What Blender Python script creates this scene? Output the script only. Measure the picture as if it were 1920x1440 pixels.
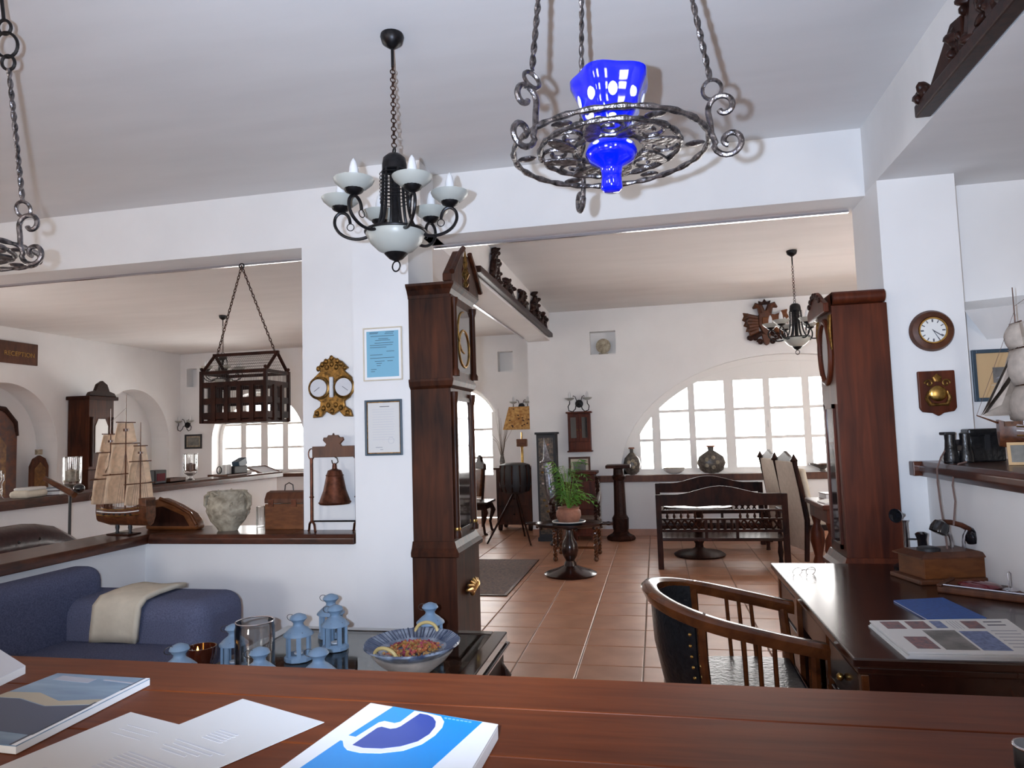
import bpy, bmesh, math, random
from mathutils import Vector, Matrix, Euler
random.seed(7)
PI = math.pi
for o in list(bpy.data.objects): bpy.data.objects.remove(o)
scene = bpy.context.scene
C = scene.collection

# ---------------------------------------------------------------- camera
FPX = 1293.1                                       # focal length for a 1920 x 1440 frame
_p, _y, _r = (math.radians(a) for a in (4.227, -11.607, -1.7576))
FWD = Vector((math.sin(_y)*math.cos(_p), math.cos(_y)*math.cos(_p), math.sin(_p)))
_rt = Vector((math.cos(_y), -math.sin(_y), 0)); _up = _rt.cross(FWD)
RGT = math.cos(_r)*_rt + math.sin(_r)*_up
UPV = -math.sin(_r)*_rt + math.cos(_r)*_up
EYE = Vector((0, 0, 1.5))
cd = bpy.data.cameras.new('camera'); cam = bpy.data.objects.new('camera', cd); C.objects.link(cam)
cd.sensor_width = 36; cd.lens = FPX/1920*36; cd.clip_start = .02; cd.clip_end = 200
cam.matrix_world = Matrix(((RGT.x, UPV.x, -FWD.x, EYE.x), (RGT.y, UPV.y, -FWD.y, EYE.y), (RGT.z, UPV.z, -FWD.z, EYE.z), (0, 0, 0, 1)))
scene.camera = cam
def at(px, py, X=None, Y=None, Z=None):            # survey helper: a sight line met with a known wall, floor or table plane
    d = RGT*((px-960)/FPX) - UPV*((py-720)/FPX) + FWD
    i, v = (0, X) if X is not None else (1, Y) if Y is not None else (2, Z)
    return EYE + d*((v-EYE[i])/d[i])

# ---------------------------------------------------------------- world, flash, exposure
w = bpy.data.worlds.new('World'); scene.world = w; w.use_nodes = True
bg = w.node_tree.nodes['Background']; bg.inputs[0].default_value = (1, .975, .95, 1); bg.inputs[1].default_value = 10.5
vs = scene.view_settings; vs.view_transform = 'Standard'; vs.look = 'None'; vs.gamma = 1; vs.use_curve_mapping = False; vs.exposure = .55
def portal(name, loc, rot, sx, sy):                # portals only guide sampling of the sky through the windows
    l = bpy.data.lights.new(name, 'AREA'); l.shape = 'RECTANGLE'; l.size = sx; l.size_y = sy; l.cycles.is_portal = True
    o = bpy.data.objects.new(name, l); C.objects.link(o); o.location = loc; o.rotation_euler = rot
fl = bpy.data.lights.new('camera_flash', 'SPOT'); fl.energy = 325; fl.color = (.62, .76, 1); fl.shadow_soft_size = .012
fl.spot_size = math.radians(88); fl.spot_blend = .75
flo = bpy.data.objects.new('camera_flash', fl); C.objects.link(flo)
flo.scale = (1.4, 1, 1)          # a flash head spreads wider sideways
flo.location = EYE - RGT*.1 + UPV*.03 + FWD*.0
flo.rotation_euler = (FWD + UPV*.167).to_track_quat('-Z', 'Y').to_euler()

# ---------------------------------------------------------------- materials
MATS = {}
def nodes(name):
    m = bpy.data.materials.new(name); m.use_nodes = True; MATS[name] = m
    return m, m.node_tree.nodes, m.node_tree.links, m.node_tree.nodes['Principled BSDF']
def mat(name, col, rough=.5, metal=0, var=0, scale=20, bump=0, stretch=(1, 1, 1), spec=.5, coat=0, col2=None, trans=0, emit=0, alpha=1, detail=4, sss=0):
    m, n, l, b = nodes(name)
    b.inputs['Base Color'].default_value = (*col, 1); b.inputs['Roughness'].default_value = rough; b.inputs['Metallic'].default_value = metal
    b.inputs['Specular IOR Level'].default_value = spec; b.inputs['Coat Weight'].default_value = coat; b.inputs['Coat Roughness'].default_value = .08
    b.inputs['Transmission Weight'].default_value = trans
    if sss: b.inputs['Subsurface Weight'].default_value = sss; b.inputs['Subsurface Radius'].default_value = (.03, .03, .03)
    if emit: b.inputs['Emission Color'].default_value = (*col, 1); b.inputs['Emission Strength'].default_value = emit
    if var or col2 or bump:
        tc = n.new('ShaderNodeTexCoord'); mp = n.new('ShaderNodeMapping'); mp.inputs['Scale'].default_value = stretch
        nz = n.new('ShaderNodeTexNoise'); nz.inputs['Scale'].default_value = scale; nz.inputs['Detail'].default_value = detail
        l.new(tc.outputs['Object'], mp.inputs[0]); l.new(mp.outputs[0], nz.inputs['Vector'])
        if var or col2:
            r = n.new('ShaderNodeValToRGB'); e = r.color_ramp.elements
            e[0].position = .32; e[1].position = .68
            a = col2 if col2 else tuple(c*(1-var) for c in col); bb = col if col2 else tuple(min(1, c*(1+var)) for c in col)
            e[0].color = (*a, 1); e[1].color = (*bb, 1)
            l.new(nz.outputs['Fac'], r.inputs[0]); l.new(r.outputs[0], b.inputs['Base Color'])
        if bump:
            bp = n.new('ShaderNodeBump'); bp.inputs['Strength'].default_value = bump; bp.inputs['Distance'].default_value = .01
            l.new(nz.outputs['Fac'], bp.inputs['Height']); l.new(bp.outputs[0], b.inputs['Normal'])
    return m
def glassy(name, tint=(1, 1, 1), gloss=.08, rough=.02):      # thin pane: see-through with a mirror share that rises towards grazing
    m, n, l, b = nodes(name); n.remove(b); out = n['Material Output']
    t = n.new('ShaderNodeBsdfTransparent'); t.inputs[0].default_value = (*tint, 1)
    g = n.new('ShaderNodeBsdfGlossy'); g.inputs['Roughness'].default_value = rough
    lw = n.new('ShaderNodeLayerWeight'); lw.inputs[0].default_value = .25
    mu = n.new('ShaderNodeMath'); mu.operation = 'MULTIPLY_ADD'; mu.inputs[1].default_value = .75; mu.inputs[2].default_value = gloss*.3
    mx = n.new('ShaderNodeMixShader')
    l.new(lw.outputs['Fresnel'], mu.inputs[0]); l.new(mu.outputs[0], mx.inputs[0]); l.new(t.outputs[0], mx.inputs[1]); l.new(g.outputs[0], mx.inputs[2]); l.new(mx.outputs[0], out.inputs[0])
    return m
def wood(name, dark, light, rough=.35, grain=(1, 1, 1), coat=.3, scale=6, spec=.4):
    m, n, l, b = nodes(name); b.inputs['Specular IOR Level'].default_value = spec
    tc = n.new('ShaderNodeTexCoord'); mp = n.new('ShaderNodeMapping'); mp.inputs['Scale'].default_value = grain
    nz = n.new('ShaderNodeTexNoise'); nz.inputs['Scale'].default_value = scale; nz.inputs['Detail'].default_value = 6; nz.inputs['Distortion'].default_value = .6
    n2 = n.new('ShaderNodeTexNoise'); n2.inputs['Scale'].default_value = scale*.35; n2.inputs['Detail'].default_value = 3
    mm = n.new('ShaderNodeMath'); mm.operation = 'ADD'; m3 = n.new('ShaderNodeMath'); m3.operation = 'MULTIPLY'; m3.inputs[1].default_value = .5
    r = n.new('ShaderNodeValToRGB'); e = r.color_ramp.elements; e[0].position = .36; e[1].position = .64; e[0].color = (*dark, 1); e[1].color = (*light, 1)
    l.new(tc.outputs['Object'], mp.inputs[0]); l.new(mp.outputs[0], nz.inputs['Vector']); l.new(tc.outputs['Object'], n2.inputs['Vector'])
    l.new(nz.outputs['Fac'], mm.inputs[0]); l.new(n2.outputs['Fac'], mm.inputs[1]); l.new(mm.outputs[0], m3.inputs[0]); l.new(m3.outputs[0], r.inputs[0]); l.new(r.outputs[0], b.inputs['Base Color'])
    b.inputs['Roughness'].default_value = rough; b.inputs['Coat Weight'].default_value = coat; b.inputs['Coat Roughness'].default_value = .12
    bp = n.new('ShaderNodeBump'); bp.inputs['Strength'].default_value = .06; bp.inputs['Distance'].default_value = .004
    l.new(nz.outputs['Fac'], bp.inputs['Height']); l.new(bp.outputs[0], b.inputs['Normal'])
    return m
mat('plaster', (.83, .82, .81), .85, var=.02, scale=3, bump=.12)
mat('ceil', (.78, .77, .76), .9, var=.03, scale=2.2, bump=.2, stretch=(.5, 2.2, 1))
mat('tile', (.52, .255, .15), .36, col2=(.38, .18, .10), scale=3.5, bump=.03, detail=6)
mat('grout', (.33, .23, .17), .8, var=.1, scale=30)
wood('clockwood', (.012, .0035, .0018), (.082, .022, .0075), .5, (5, 5, .5), .03, 5, .2)
wood('redwood', (.034, .006, .0022), (.125, .026, .008), .48, (5, 5, .4), .04, 5, .2)
wood('countertop', (.09, .018, .0045), (.175, .042, .011), .45, (.6, 7, 3), .0, 7, .12)
wood('ledge', (.028, .007, .003), (.09, .023, .009), .32, (2, 2, 6), .2, 6)
wood('darkwood', (.010, .0035, .0025), (.042, .012, .006), .5, (3, 3, 1), .0, 6, .12)
wood('deskwood', (.010, .003, .002), (.034, .009, .005), .22, (6, .6, 3), .3, 6)
wood('chairwood', (.04, .010, .003), (.13, .038, .010), .22, (2, 2, 2), .4, 6)
wood('caramel', (.08, .024, .007), (.18, .06, .018), .4, (2, 2, 6), .1, 6, .25)
wood('walnut', (.045, .013, .005), (.13, .042, .016), .5, (4, 4, 1), .05, 6)
mat('carved', (.026, .009, .006), .4, var=.5, scale=40, spec=.2)
mat('iron', (.012, .011, .012), .38, .55, var=.4, scale=50)
mat('forged', (.16, .145, .145), .30, .9, var=.7, scale=55, bump=.6)
mat('chainbrown', (.05, .022, .014), .35, .7, var=.5, scale=60)
mat('brass', (.48, .30, .09), .3, 1, var=.35, scale=30)
mat('gilt', (.20, .105, .026), .38, .8, var=.6, scale=45, bump=.3)
mat('bronze', (.11, .036, .018), .42, .7, var=.5, scale=25)
mat('steel', (.62, .62, .66), .2, 1)
mat('silver', (.22, .225, .25), .28, .9, var=.4, scale=40, bump=.5)
mat('frost', (.40, .405, .365), .35, sss=.15, spec=.4)
mat('bulb', (.70, .70, .70), .25, sss=.2)
mat('blueglass', (.0, .008, .62), .06, spec=.8, coat=.6, sss=.0)
mat('cyanglass', (.0, .10, .75), .08, spec=.8, coat=.6)
mat('whitepaint', (.82, .80, .77), .45)
mat('white', (.86, .86, .86), .6)
mat('paper', (.70, .69, .67), .7)
mat('pagegrey', (.62, .62, .64), .7)
mat('ink', (.09, .09, .11), .7)
mat('inkgrey', (.36, .36, .40), .7)
mat('cyan', (.0, .30, .80), .35, coat=.3)
mat('royal', (.03, .07, .36), .35, coat=.3)
mat('navy', (.095, .105, .17), .95, var=.3, scale=160, bump=.35, spec=.15)
mat('navyarm', (.11, .12, .19), .95, var=.25, scale=160, bump=.35, spec=.15)
mat('brownstripe', (.085, .05, .036), .95, var=.3, scale=160, spec=.15)
mat('cream', (.66, .59, .47), .9, var=.06, scale=14, bump=.25, spec=.2)
mat('lampcloth', (.62, .36, .12), .85, col2=(.34, .15, .04), scale=26, detail=1)
mat('sailcloth', (.74, .52, .34), .9, var=.12, scale=30, bump=.2, spec=.2)
mat('sailgrey', (.52, .45, .39), .9, var=.12, scale=30, bump=.2, spec=.2)
mat('hull', (.10, .032, .012), .35, var=.5, scale=40, coat=.3)
mat('blackgloss', (.006, .006, .008), .12, coat=.6)
mat('black', (.01, .01, .012), .5)
mat('leather', (.008, .008, .009), .3, var=.5, scale=60, bump=.25)
mat('oxblood', (.026, .006, .007), .28, var=.4, scale=25, bump=.2)
mat('skyblue', (.20, .30, .42), .5, var=.06, scale=20)
mat('bluedoc', (.20, .46, .62), .6)
mat('bluefolder', (.012, .075, .30), .5, var=.2, scale=80)
mat('ceramic', (.62, .60, .56), .3, coat=.3)
mat('bowlblue', (.34, .39, .47), .35, col2=(.06, .08, .15), scale=22, coat=.3, detail=2)
mat('bowlcream', (.60, .50, .42), .4, var=.2, scale=12)
mat('yellowcream', (.62, .46, .18), .4)
for i, c in enumerate(((.36, .06, .05), (.42, .13, .04), (.38, .20, .05), (.28, .03, .07), (.45, .26, .09))): mat('petal%d' % i, c, .7)
mat('leaf', (.085, .24, .03), .5, var=.45, scale=30)
mat('leaflight', (.17, .36, .05), .5, var=.35, scale=30)
mat('clay', (.34, .15, .095), .7, var=.2, scale=20)
mat('stone', (.46, .40, .30), .75, col2=(.20, .165, .115), scale=22, bump=.7)
mat('vase', (.10, .085, .07), .35, var=.6, scale=30)
mat('dial', (.78, .78, .76), .4)
mat('amber', (.045, .008, .003), .08, coat=.6)
mat('flame', (1, .45, .08), .5, emit=9)
mat('inlay', (.02, .014, .012), .35, col2=(.14, .10, .06), scale=32, detail=2, coat=.4)
mat('beige', (.50, .40, .32), .85, var=.08, scale=18)
mat('rug', (.26, .185, .15), .95, col2=(.105, .085, .085), scale=42, detail=6, bump=.4)
mat('tan', (.62, .42, .22), .8)
mat('slate', (.03, .06, .09), .4)
mat('engraving', (.30, .28, .26), .8, col2=(.12, .115, .11), scale=9)
mat('wire', (.07, .055, .045), .5, .6)
mat('cord', (.16, .10, .085), .7)
mat('redgem', (.12, .012, .02), .15, coat=.5)
mat('dried', (.16, .12, .09), .9)
mat('photo', (.10, .10, .09), .5, col2=(.26, .25, .22), scale=9)
mat('sea', (.12, .20, .30), .4, col2=(.26, .36, .44), scale=6, stretch=(1, 5, 1))
mat('sand', (.42, .36, .26), .5)
mat('duskblue', (.07, .085, .13), .5)
mat('pebble', (.26, .19, .14), .6, col2=(.07, .05, .04), scale=14)
mat('printred', (.30, .14, .13), .7, col2=(.12, .10, .12), scale=60)
mat('printblue', (.15, .19, .34), .7, var=.3, scale=70)
mat('vinyl', (.07, .08, .10), .3)
mat('painting', (.16, .05, .02), .5, col2=(.05, .03, .03), scale=10)
mat('icon', (.25, .12, .03), .4, col2=(.08, .03, .015), scale=16)
glassy('pane'); glassy('clearglass', (.97, .975, .975), .35); glassy('tableglass', (.86, .87, .85), .30)
mat('lacquer', (.012, .004, .003), .1, coat=1)
mat('clockglass', (.012, .012, .013), .04, spec=.8, coat=1)
M = MATS

# ---------------------------------------------------------------- mesh helpers
def basis(d):
    d = d.normalized(); a = Vector((0, 0, 1)) if abs(d.z) < .9 else Vector((1, 0, 0))
    u = d.cross(a).normalized(); return u, d.cross(u).normalized()
def catmull(P, k):
    Q = []
    for i in range(len(P)-1):
        a, b, c, d = P[max(i-1, 0)], P[i], P[i+1], P[min(i+2, len(P)-1)]
        for j in range(k):
            t = j/k; Q.append(.5*((2*b) + (c-a)*t + (2*a-5*b+4*c-d)*t*t + (3*b-a-3*c+d)*t**3))
    return Q + [P[-1]]
class B:
    def __init__(s): s.v = []; s.f = []
    def add(s, vs, fs):
        k = len(s.v); s.v += [tuple(v) for v in vs]; s.f += [tuple(i+k for i in f) for f in fs]; return s
    def box(s, c, d, rot=None):
        c = Vector(c); R = Euler(rot).to_matrix() if rot else None; vs = []
        for x in (-.5, .5):
            for y in (-.5, .5):
                for z in (-.5, .5):
                    q = Vector((x*d[0], y*d[1], z*d[2])); vs.append(c + (R @ q if R else q))
        return s.add(vs, [(0, 1, 3, 2), (4, 6, 7, 5), (0, 4, 5, 1), (2, 3, 7, 6), (0, 2, 6, 4), (1, 5, 7, 3)])
    def span(s, a, b):                     # box between two corners
        return s.box([(p+q)/2 for p, q in zip(a, b)], [abs(p-q) for p, q in zip(a, b)])
    def rings(s, rs, closed=False, caps=True):
        n = len(rs[0]); k = len(s.v); m = len(rs)
        for r in rs: s.v += [tuple(q) for q in r]
        for i in range(m if closed else m-1):
            a = k+i*n; b2 = k+((i+1) % m)*n
            for j in range(n): s.f.append((a+j, a+(j+1) % n, b2+(j+1) % n, b2+j))
        if caps and not closed: s.f.append(tuple(k+j for j in reversed(range(n)))); s.f.append(tuple(k+(m-1)*n+j for j in range(n)))
        return s
    def cyl(s, a, b, r, r2=None, n=12):
        a, b = Vector(a), Vector(b); r2 = r if r2 is None else r2; u, v = basis(b-a)
        return s.rings([[p + (u*math.cos(t*2*PI/n) + v*math.sin(t*2*PI/n))*q for t in range(n)] for p, q in ((a, r), (b, r2))])
    def tube(s, pts, r, n=8, closed=False, sm=0):
        pts = [Vector(p) for p in pts]
        if sm: pts = catmull(pts, sm)
        m = len(pts); rr = r if isinstance(r, (list, tuple)) else [r]*m; out = []; u = None
        for i, p in enumerate(pts):
            d = (pts[(i+1) % m]-pts[i-1]) if closed else (pts[min(i+1, m-1)]-pts[max(i-1, 0)])
            if d.length < 1e-9: d = Vector((0, 0, 1))
            d.normalize()
            if u is None: u, v = basis(d)
            else:
                u = u - d*u.dot(d)
                u = basis(d)[0] if u.length < 1e-6 else u.normalized()
            v = d.cross(u)
            out.append([p + (u*math.cos(t*2*PI/n) + v*math.sin(t*2*PI/n))*rr[i] for t in range(n)])
        return s.rings(out, closed)
    def lathe(s, prof, c=(0, 0, 0), n=20, sy=1, wob=None):
        c = Vector(c); rs = []
        for k, (r, z) in enumerate(prof):
            rs.append([c + Vector((max(r, 1e-4)*math.cos(t*2*PI/n)*(wob(k, t*2*PI/n) if wob else 1), sy*max(r, 1e-4)*math.sin(t*2*PI/n)*(wob(k, t*2*PI/n) if wob else 1), z)) for t in range(n)])
        return s.rings(rs)
    def ball(s, c, r, n=12, sc=(1, 1, 1)):
        c = Vector(c); k = max(4, n//2); rs = []
        for i in range(k+1):
            a = -PI/2 + PI*i/k; q = max(math.cos(a)*r, r*.02)
            rs.append([c + Vector((q*math.cos(t*2*PI/n)*sc[0], q*math.sin(t*2*PI/n)*sc[1], r*math.sin(a)*sc[2])) for t in range(n)])
        return s.rings(rs)
    def ring(s, c, R, r, axis=(0, 0, 1), n=28, m=8, sq=1, a0=0, a1=None, tw=0):
        c = Vector(c); u, v = basis(Vector(axis))
        full = a1 is None; a1 = a0+2*PI if full else a1; k = n if full else n+1
        rr = [r*(1+tw*math.sin(i*2.1)) for i in range(k)]
        return s.tube([c + (u*math.cos(a0+(a1-a0)*i/n) + v*math.sin(a0+(a1-a0)*i/n)*sq)*R for i in range(k)], rr, m, full)
    def prism(s, poly, o, u, v, depth):    # polygon in the (u, v) plane at o, pushed along u x v by depth
        o, u, v = Vector(o), Vector(u), Vector(v); w_ = u.cross(v).normalized()*depth; n = len(poly)
        a = [o + u*p + v*q for p, q in poly]
        return s.add(a + [p + w_ for p in a], [tuple(reversed(range(n))), tuple(range(n, 2*n))] + [(i, (i+1) % n, n+(i+1) % n, n+i) for i in range(n)])
    def quad(s, a, b, c, d): return s.add([a, b, c, d], [(0, 1, 2, 3)])
    def build(s, name, m, parent=None, smooth=40, bevel=0, loc=None, rot=None):
        me = bpy.data.meshes.new(name); me.from_pydata(s.v, [], s.f); me.update()
        bm = bmesh.new(); bm.from_mesh(me); bmesh.ops.recalc_face_normals(bm, faces=bm.faces); bm.to_mesh(me); bm.free()
        if smooth:
            for p in me.polygons: p.use_smooth = True
            me.set_sharp_from_angle(angle=math.radians(smooth))
        me.materials.append(M[m] if isinstance(m, str) else m)
        o = bpy.data.objects.new(name, me); C.objects.link(o)
        if parent: o.parent = parent
        if loc is not None: o.location = loc
        if rot is not None: o.rotation_euler = rot
        if bevel:
            b = o.modifiers.new('bevel', 'BEVEL'); b.width = bevel; b.segments = 2; b.limit_method = 'ANGLE'
        return o
def thing(name, label, cat, loc=(0, 0, 0), rz=0, group=None, scale=1, rot=None):
    o = bpy.data.objects.new(name, None); C.objects.link(o); o.location = loc; o.rotation_euler = rot if rot else (0, 0, rz); o.scale = (scale,)*3
    o.empty_display_size = .05; return tag(o, label, cat, group)
def tag(o, label, cat, group=None):
    o['label'] = label; o['category'] = cat
    if group: o['group'] = group
    return o
def struct(o): o['kind'] = 'structure'; return o
KIDS = {}
def kids(o): return [c for c in bpy.data.objects if c.parent == o]
def copy_tree(root, label, loc=None, rz=None, parent=None):
    r = root.copy(); C.objects.link(r)
    if parent is not None: r.parent = parent
    if label: r['label'] = label
    if loc is not None: r.location = loc
    if rz is not None: r.rotation_euler = (0, 0, rz)
    for c in kids(root): copy_tree(c, None, parent=r)
    return r
def spiral(c, u, v, r0, turns, n=26, r1=.0, a0=0):     # flat spiral from radius r0 inwards
    c, u, v = Vector(c), Vector(u), Vector(v); out = []
    for i in range(n+1):
        t = i/n; a = a0 + turns*2*PI*t; r = r0*(1-t) + r1*t
        out.append(c + u*r*math.cos(a) + v*r*math.sin(a))
    return out
def text(s, name, body, m, parent, loc, rot, size, extr=.0006):
    cu = bpy.data.curves.new(name, 'FONT'); cu.body = body; cu.size = size; cu.extrude = extr; cu.align_x = 'CENTER'; cu.align_y = 'CENTER'
    o = bpy.data.objects.new(name, cu); C.objects.link(o); dg = bpy.context.evaluated_depsgraph_get(); me = bpy.data.meshes.new_from_object(o.evaluated_get(dg))
    bpy.data.objects.remove(o); me.materials.clear(); me.materials.append(M[m]); me.name = name
    q = bpy.data.objects.new(name, me); C.objects.link(q); q.parent = parent; q.location = loc; q.rotation_euler = rot; return q
# ================================================================ the setting
ZC, ZB, YW = 3.33, 2.90, 4.51
LB, LZ = .815, .88                        # underside and top of the low wall's wooden ledge
b = B(); b.span((-9.35, -4, ZC), (1.326, YW, ZC+.1)); b.span((1.326, -4, 2.914), (4.2, 4.8, ZC+.1)); b.span((-9.35, 4.51, ZC), (5.2, 12.4, ZC+.1))
struct(b.build('ceiling', 'ceil', smooth=0))
# floor slab and its clay tiles
b = B(); b.span((-9.6, -4.1, -.1), (5.3, 12.5, -.006)); fl_o = struct(b.build('floor', 'grout', smooth=0))
T = .4125; X0, Y0 = -.142, 6.234
tb = B(); h = (T-.009)/2; g = .004
tb.add([(-h, -h, -.012), (h, -h, -.012), (h, h, -.012), (-h, h, -.012), (-h, -h, -.002), (h, -h, -.002), (h, h, -.002), (-h, h, -.002), (-h+g, -h+g, 0), (h-g, -h+g, 0), (h-g, h-g, 0), (-h+g, h-g, 0)],
       [(0, 1, 5, 4), (1, 2, 6, 5), (2, 3, 7, 6), (3, 0, 4, 7), (4, 5, 9, 8), (5, 6, 10, 9), (6, 7, 11, 10), (7, 4, 8, 11), (8, 9, 10, 11)])
tile0 = None; near_tiles = []; far_tiles = B()
for i in range(-24, 14):
    for j in range(-25, 16):
        cx, cy = X0+(i+.5)*T, Y0+(j+.5)*T
        if not (-9.3 < cx < 5 and -4 < cy < 12.3): continue
        vis = (-2.9 < cx < 2.1 and 3.6 < cy < 10.3) or (-3.6 < cx < -1.9 and 10.2 < cy < 12.3)
        if vis and abs(cx) < 4:
            if tile0 is None: tile0 = tb.build('tile', 'tile', fl_o, smooth=0, loc=(cx, cy, 0)); t = tile0
            else: t = tile0.copy(); C.objects.link(t); t.location = (cx, cy, 0)
            t.rotation_euler = (random.uniform(-.0012, .0012), random.uniform(-.0012, .0012), random.choice((0, PI/2, PI, -PI/2)))
        else: far_tiles.add([(v[0]+cx, v[1]+cy, v[2]) for v in tb.v], tb.f)
ft = far_tiles.build('tile_field', 'tile', fl_o, smooth=0); ft['kind'] = 'stuff'
# main cross beam, pony walls, columns
struct(B().span((-9.35, YW, ZB), (1.326, 4.79, ZC)).build('trim_1', 'plaster', smooth=0))
struct(B().span((-9.35, 4.775, ZB-.016), (-1.93, 4.80, ZB+.002)).span((-1.54, 4.775, ZB-.016), (1.3, 4.80, ZB+.002)).build('trim_2', 'steel', smooth=0))
b = B(); b.span((-2.452, YW, 0), (-1.93, 4.79, ZB)); b.span((-1.933, 4.23, 0), (-1.54, 4.75, ZB)); b.span((-1.933, 4.23, ZB), (-1.447, 4.75, ZC))
struct(b.build('wall_column', 'plaster', smooth=0))
b = B(); b.span((-3.58, 4.33, 0), (-2.452, 4.72, .82)); b.span((-2.452, 4.33, 0), (-1.933, 4.52, .82)); b.span((-3.85, -.5, 0), (-3.58, 4.72, .82))
struct(b.build('wall_pony_left', 'plaster', smooth=0))
b = B(); b.prism([(0, 0), (-.05, .0), (-.05, .04), (-.035, .065), (0, .065)], (-3.52, 4.33, LB), (0, 1, 0), (0, 0, 1), 1.55)
b.span((-3.57, 4.33, LB), (-2.452, 4.76, LZ)); b.span((-2.453, 4.33, LB), (-1.97, 4.51, LZ))
b.prism([(0, 0), (.055, 0), (.055, .04), (.04, .065), (-.33, .065), (-.33, 0)], (-3.58, 4.76, LB), (1, 0, 0), (0, 0, 1), 5.2)
struct(b.build('trim_3', 'ledge', smooth=0, bevel=.006))
# right pillar, low soffit beam, right pony wall
b = B(); b.span((1.326, 4.285, 0), (1.735, 4.8, 2.92)); struct(b.build('wall_pillar_right', 'plaster', smooth=0))
b = B(); b.span((1.735, 4.52, 0), (4.2, 4.8, 2.92))
b.add([at(1808, 582, Y=4.36), at(1960, 565, Y=4.36), at(1960, 630, Y=4.525), at(1852, 638, Y=4.525), at(1806, 566, Y=4.525), at(1960, 548, Y=4.525)], [(0, 1, 2, 3), (0, 3, 4), (0, 4, 5, 1), (1, 5, 2)])
struct(b.build('wall_right_recess', 'plaster', smooth=0))
b = B(); b.span((1.477, 2.0, 0), (1.80, 4.52, 1.20)); struct(b.build('wall_pony_right', 'plaster', smooth=0))
b = B(); b.prism([(0, 0), (-.02, .03), (-.02, .06), (0, .085), (.46, .085), (.46, 0)], (1.44, 4.285, 1.20), (1, 0, 0), (0, 0, 1), 2.3); b.span((1.39, 4.22, 1.205), (1.44, 4.30, 1.285)); b.span((1.735, 4.28, 1.20), (1.9, 4.52, 1.285))
struct(b.build('trim_4', 'ledge', smooth=0, bevel=.005))
# carved-beam of the far room and its metal edge
struct(B().span((-1.83, 4.79, ZB), (-1.50, 10.25, ZC)).build('trim_5', 'plaster', smooth=0))
struct(B().span((-1.84, 6.2, ZB-.014), (-1.815, 9.8, ZB+.002)).build('trim_6', 'steel', smooth=0))
# walls with openings -------------------------------------------------
def arch_pts(cx, z0, a, h, n=28): return [(cx-a*math.cos(PI*i/n), z0+h*math.sin(PI*i/n)) for i in range(n+1)]
def wall_with_holes(name, o, u, length, height, thick, holes, m='plaster'):
    """u: wall direction, holes: (list of (s, z) outline points from left foot to right foot, bottom z) cut as columns"""
    b = B(); o = Vector(o); u = Vector(u); cuts = []; cur = 0
    for pts, zb in holes:
        l, r = pts[0][0], pts[-1][0]
        if l > cur: b.prism([(cur, 0), (l, 0), (l, height), (cur, height)], o, u, (0, 0, 1), thick)
        if zb > 0: b.prism([(l, 0), (r, 0), (r, zb), (l, zb)], o, u, (0, 0, 1), thick)
        for p, q in zip(pts, pts[1:]):
            if q[0]-p[0] > 1e-5: b.prism([p, q, (q[0], height), (p[0], height)], o, u, (0, 0, 1), thick)
        cur = r
    if cur < length: b.prism([(cur, 0), (length, 0), (length, height), (cur, height)], o, u, (0, 0, 1), thick)
    return struct(b.build(name, m, smooth=0))
def niche_hole(x0, x1, z0, z1): return ([(x0, z1), (x1, z1)], z0)
FY = 10.25
# far wall: big half-ellipse window; small square niche (s measured from X=-1.85; prism pushes towards -u x z, so walls are laid right to left)
SX = 5.2
def sx(X): return SX - X
A_C, A_Z, A_A, A_H = 1.8, .874, 2.32, 1.66
wall_with_holes('wall_far_right', (SX, FY, 0), (-1, 0, 0), SX+1.85, ZC, .30,
    [(arch_pts(sx(A_C), A_Z, A_A, A_H), A_Z), niche_hole(sx(-.521), sx(-.902), 2.655, 3.0)])
struct(B().span((-.95, FY+.16, 2.6), (-.47, FY+.29, 3.05)).build('wall_niche_back', 'plaster', smooth=0))
struct(B().span((-1.85, FY+.3, 0), (-1.70, 12.4, ZC)).build('wall_corner', 'plaster', smooth=0))
LY = 12.25
def lx(X): return -1.85 - X
wall_with_holes('wall_far_left', (-1.85, LY, 0), (-1, 0, 0), 7.6, ZC, .45,
    [niche_hole(lx(-2.489), lx(-2.77), 2.66, 3.03), (arch_pts(lx(-3.62), 1.62, .84, .84), 0),
     (arch_pts(lx(-7.64), 1.55, 1.0, .95), .9), niche_hole(lx(-8.98), lx(-9.21), 2.66, 3.03)])
struct(B().span((-2.9, LY+.2, 2.6), (-2.4, LY+.4, 3.1)).span((-9.3, LY+.2, 2.6), (-8.9, LY+.4, 3.1)).build('wall_niche_left', 'plaster', smooth=0))
# left wall: two arched niches, plus an unseen opening added to brighten the bar room
wall_with_holes('wall_left', (-9.35, 12.7, 0), (0, -1, 0), 16.8, ZC, .55,
    [(arch_pts(12.7-11.0, 1.55, .93, 1.0), .62), (arch_pts(12.7-8.42, 1.5, .92, 1.0), .62), (arch_pts(12.7-5.3, 1.5, .85, .8), .9)])
portal('window_portal', (-9.95, 5.3, 1.6), (PI/2, 0, PI/2), 1.7, 1.4)
for q in kids(bpy.data.objects['wall_left']): pass
struct(B().span((-9.9, 7.2, 0), (-9.75, 12.4, ZC)).build('wall_left_back', 'plaster', smooth=0))
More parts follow.
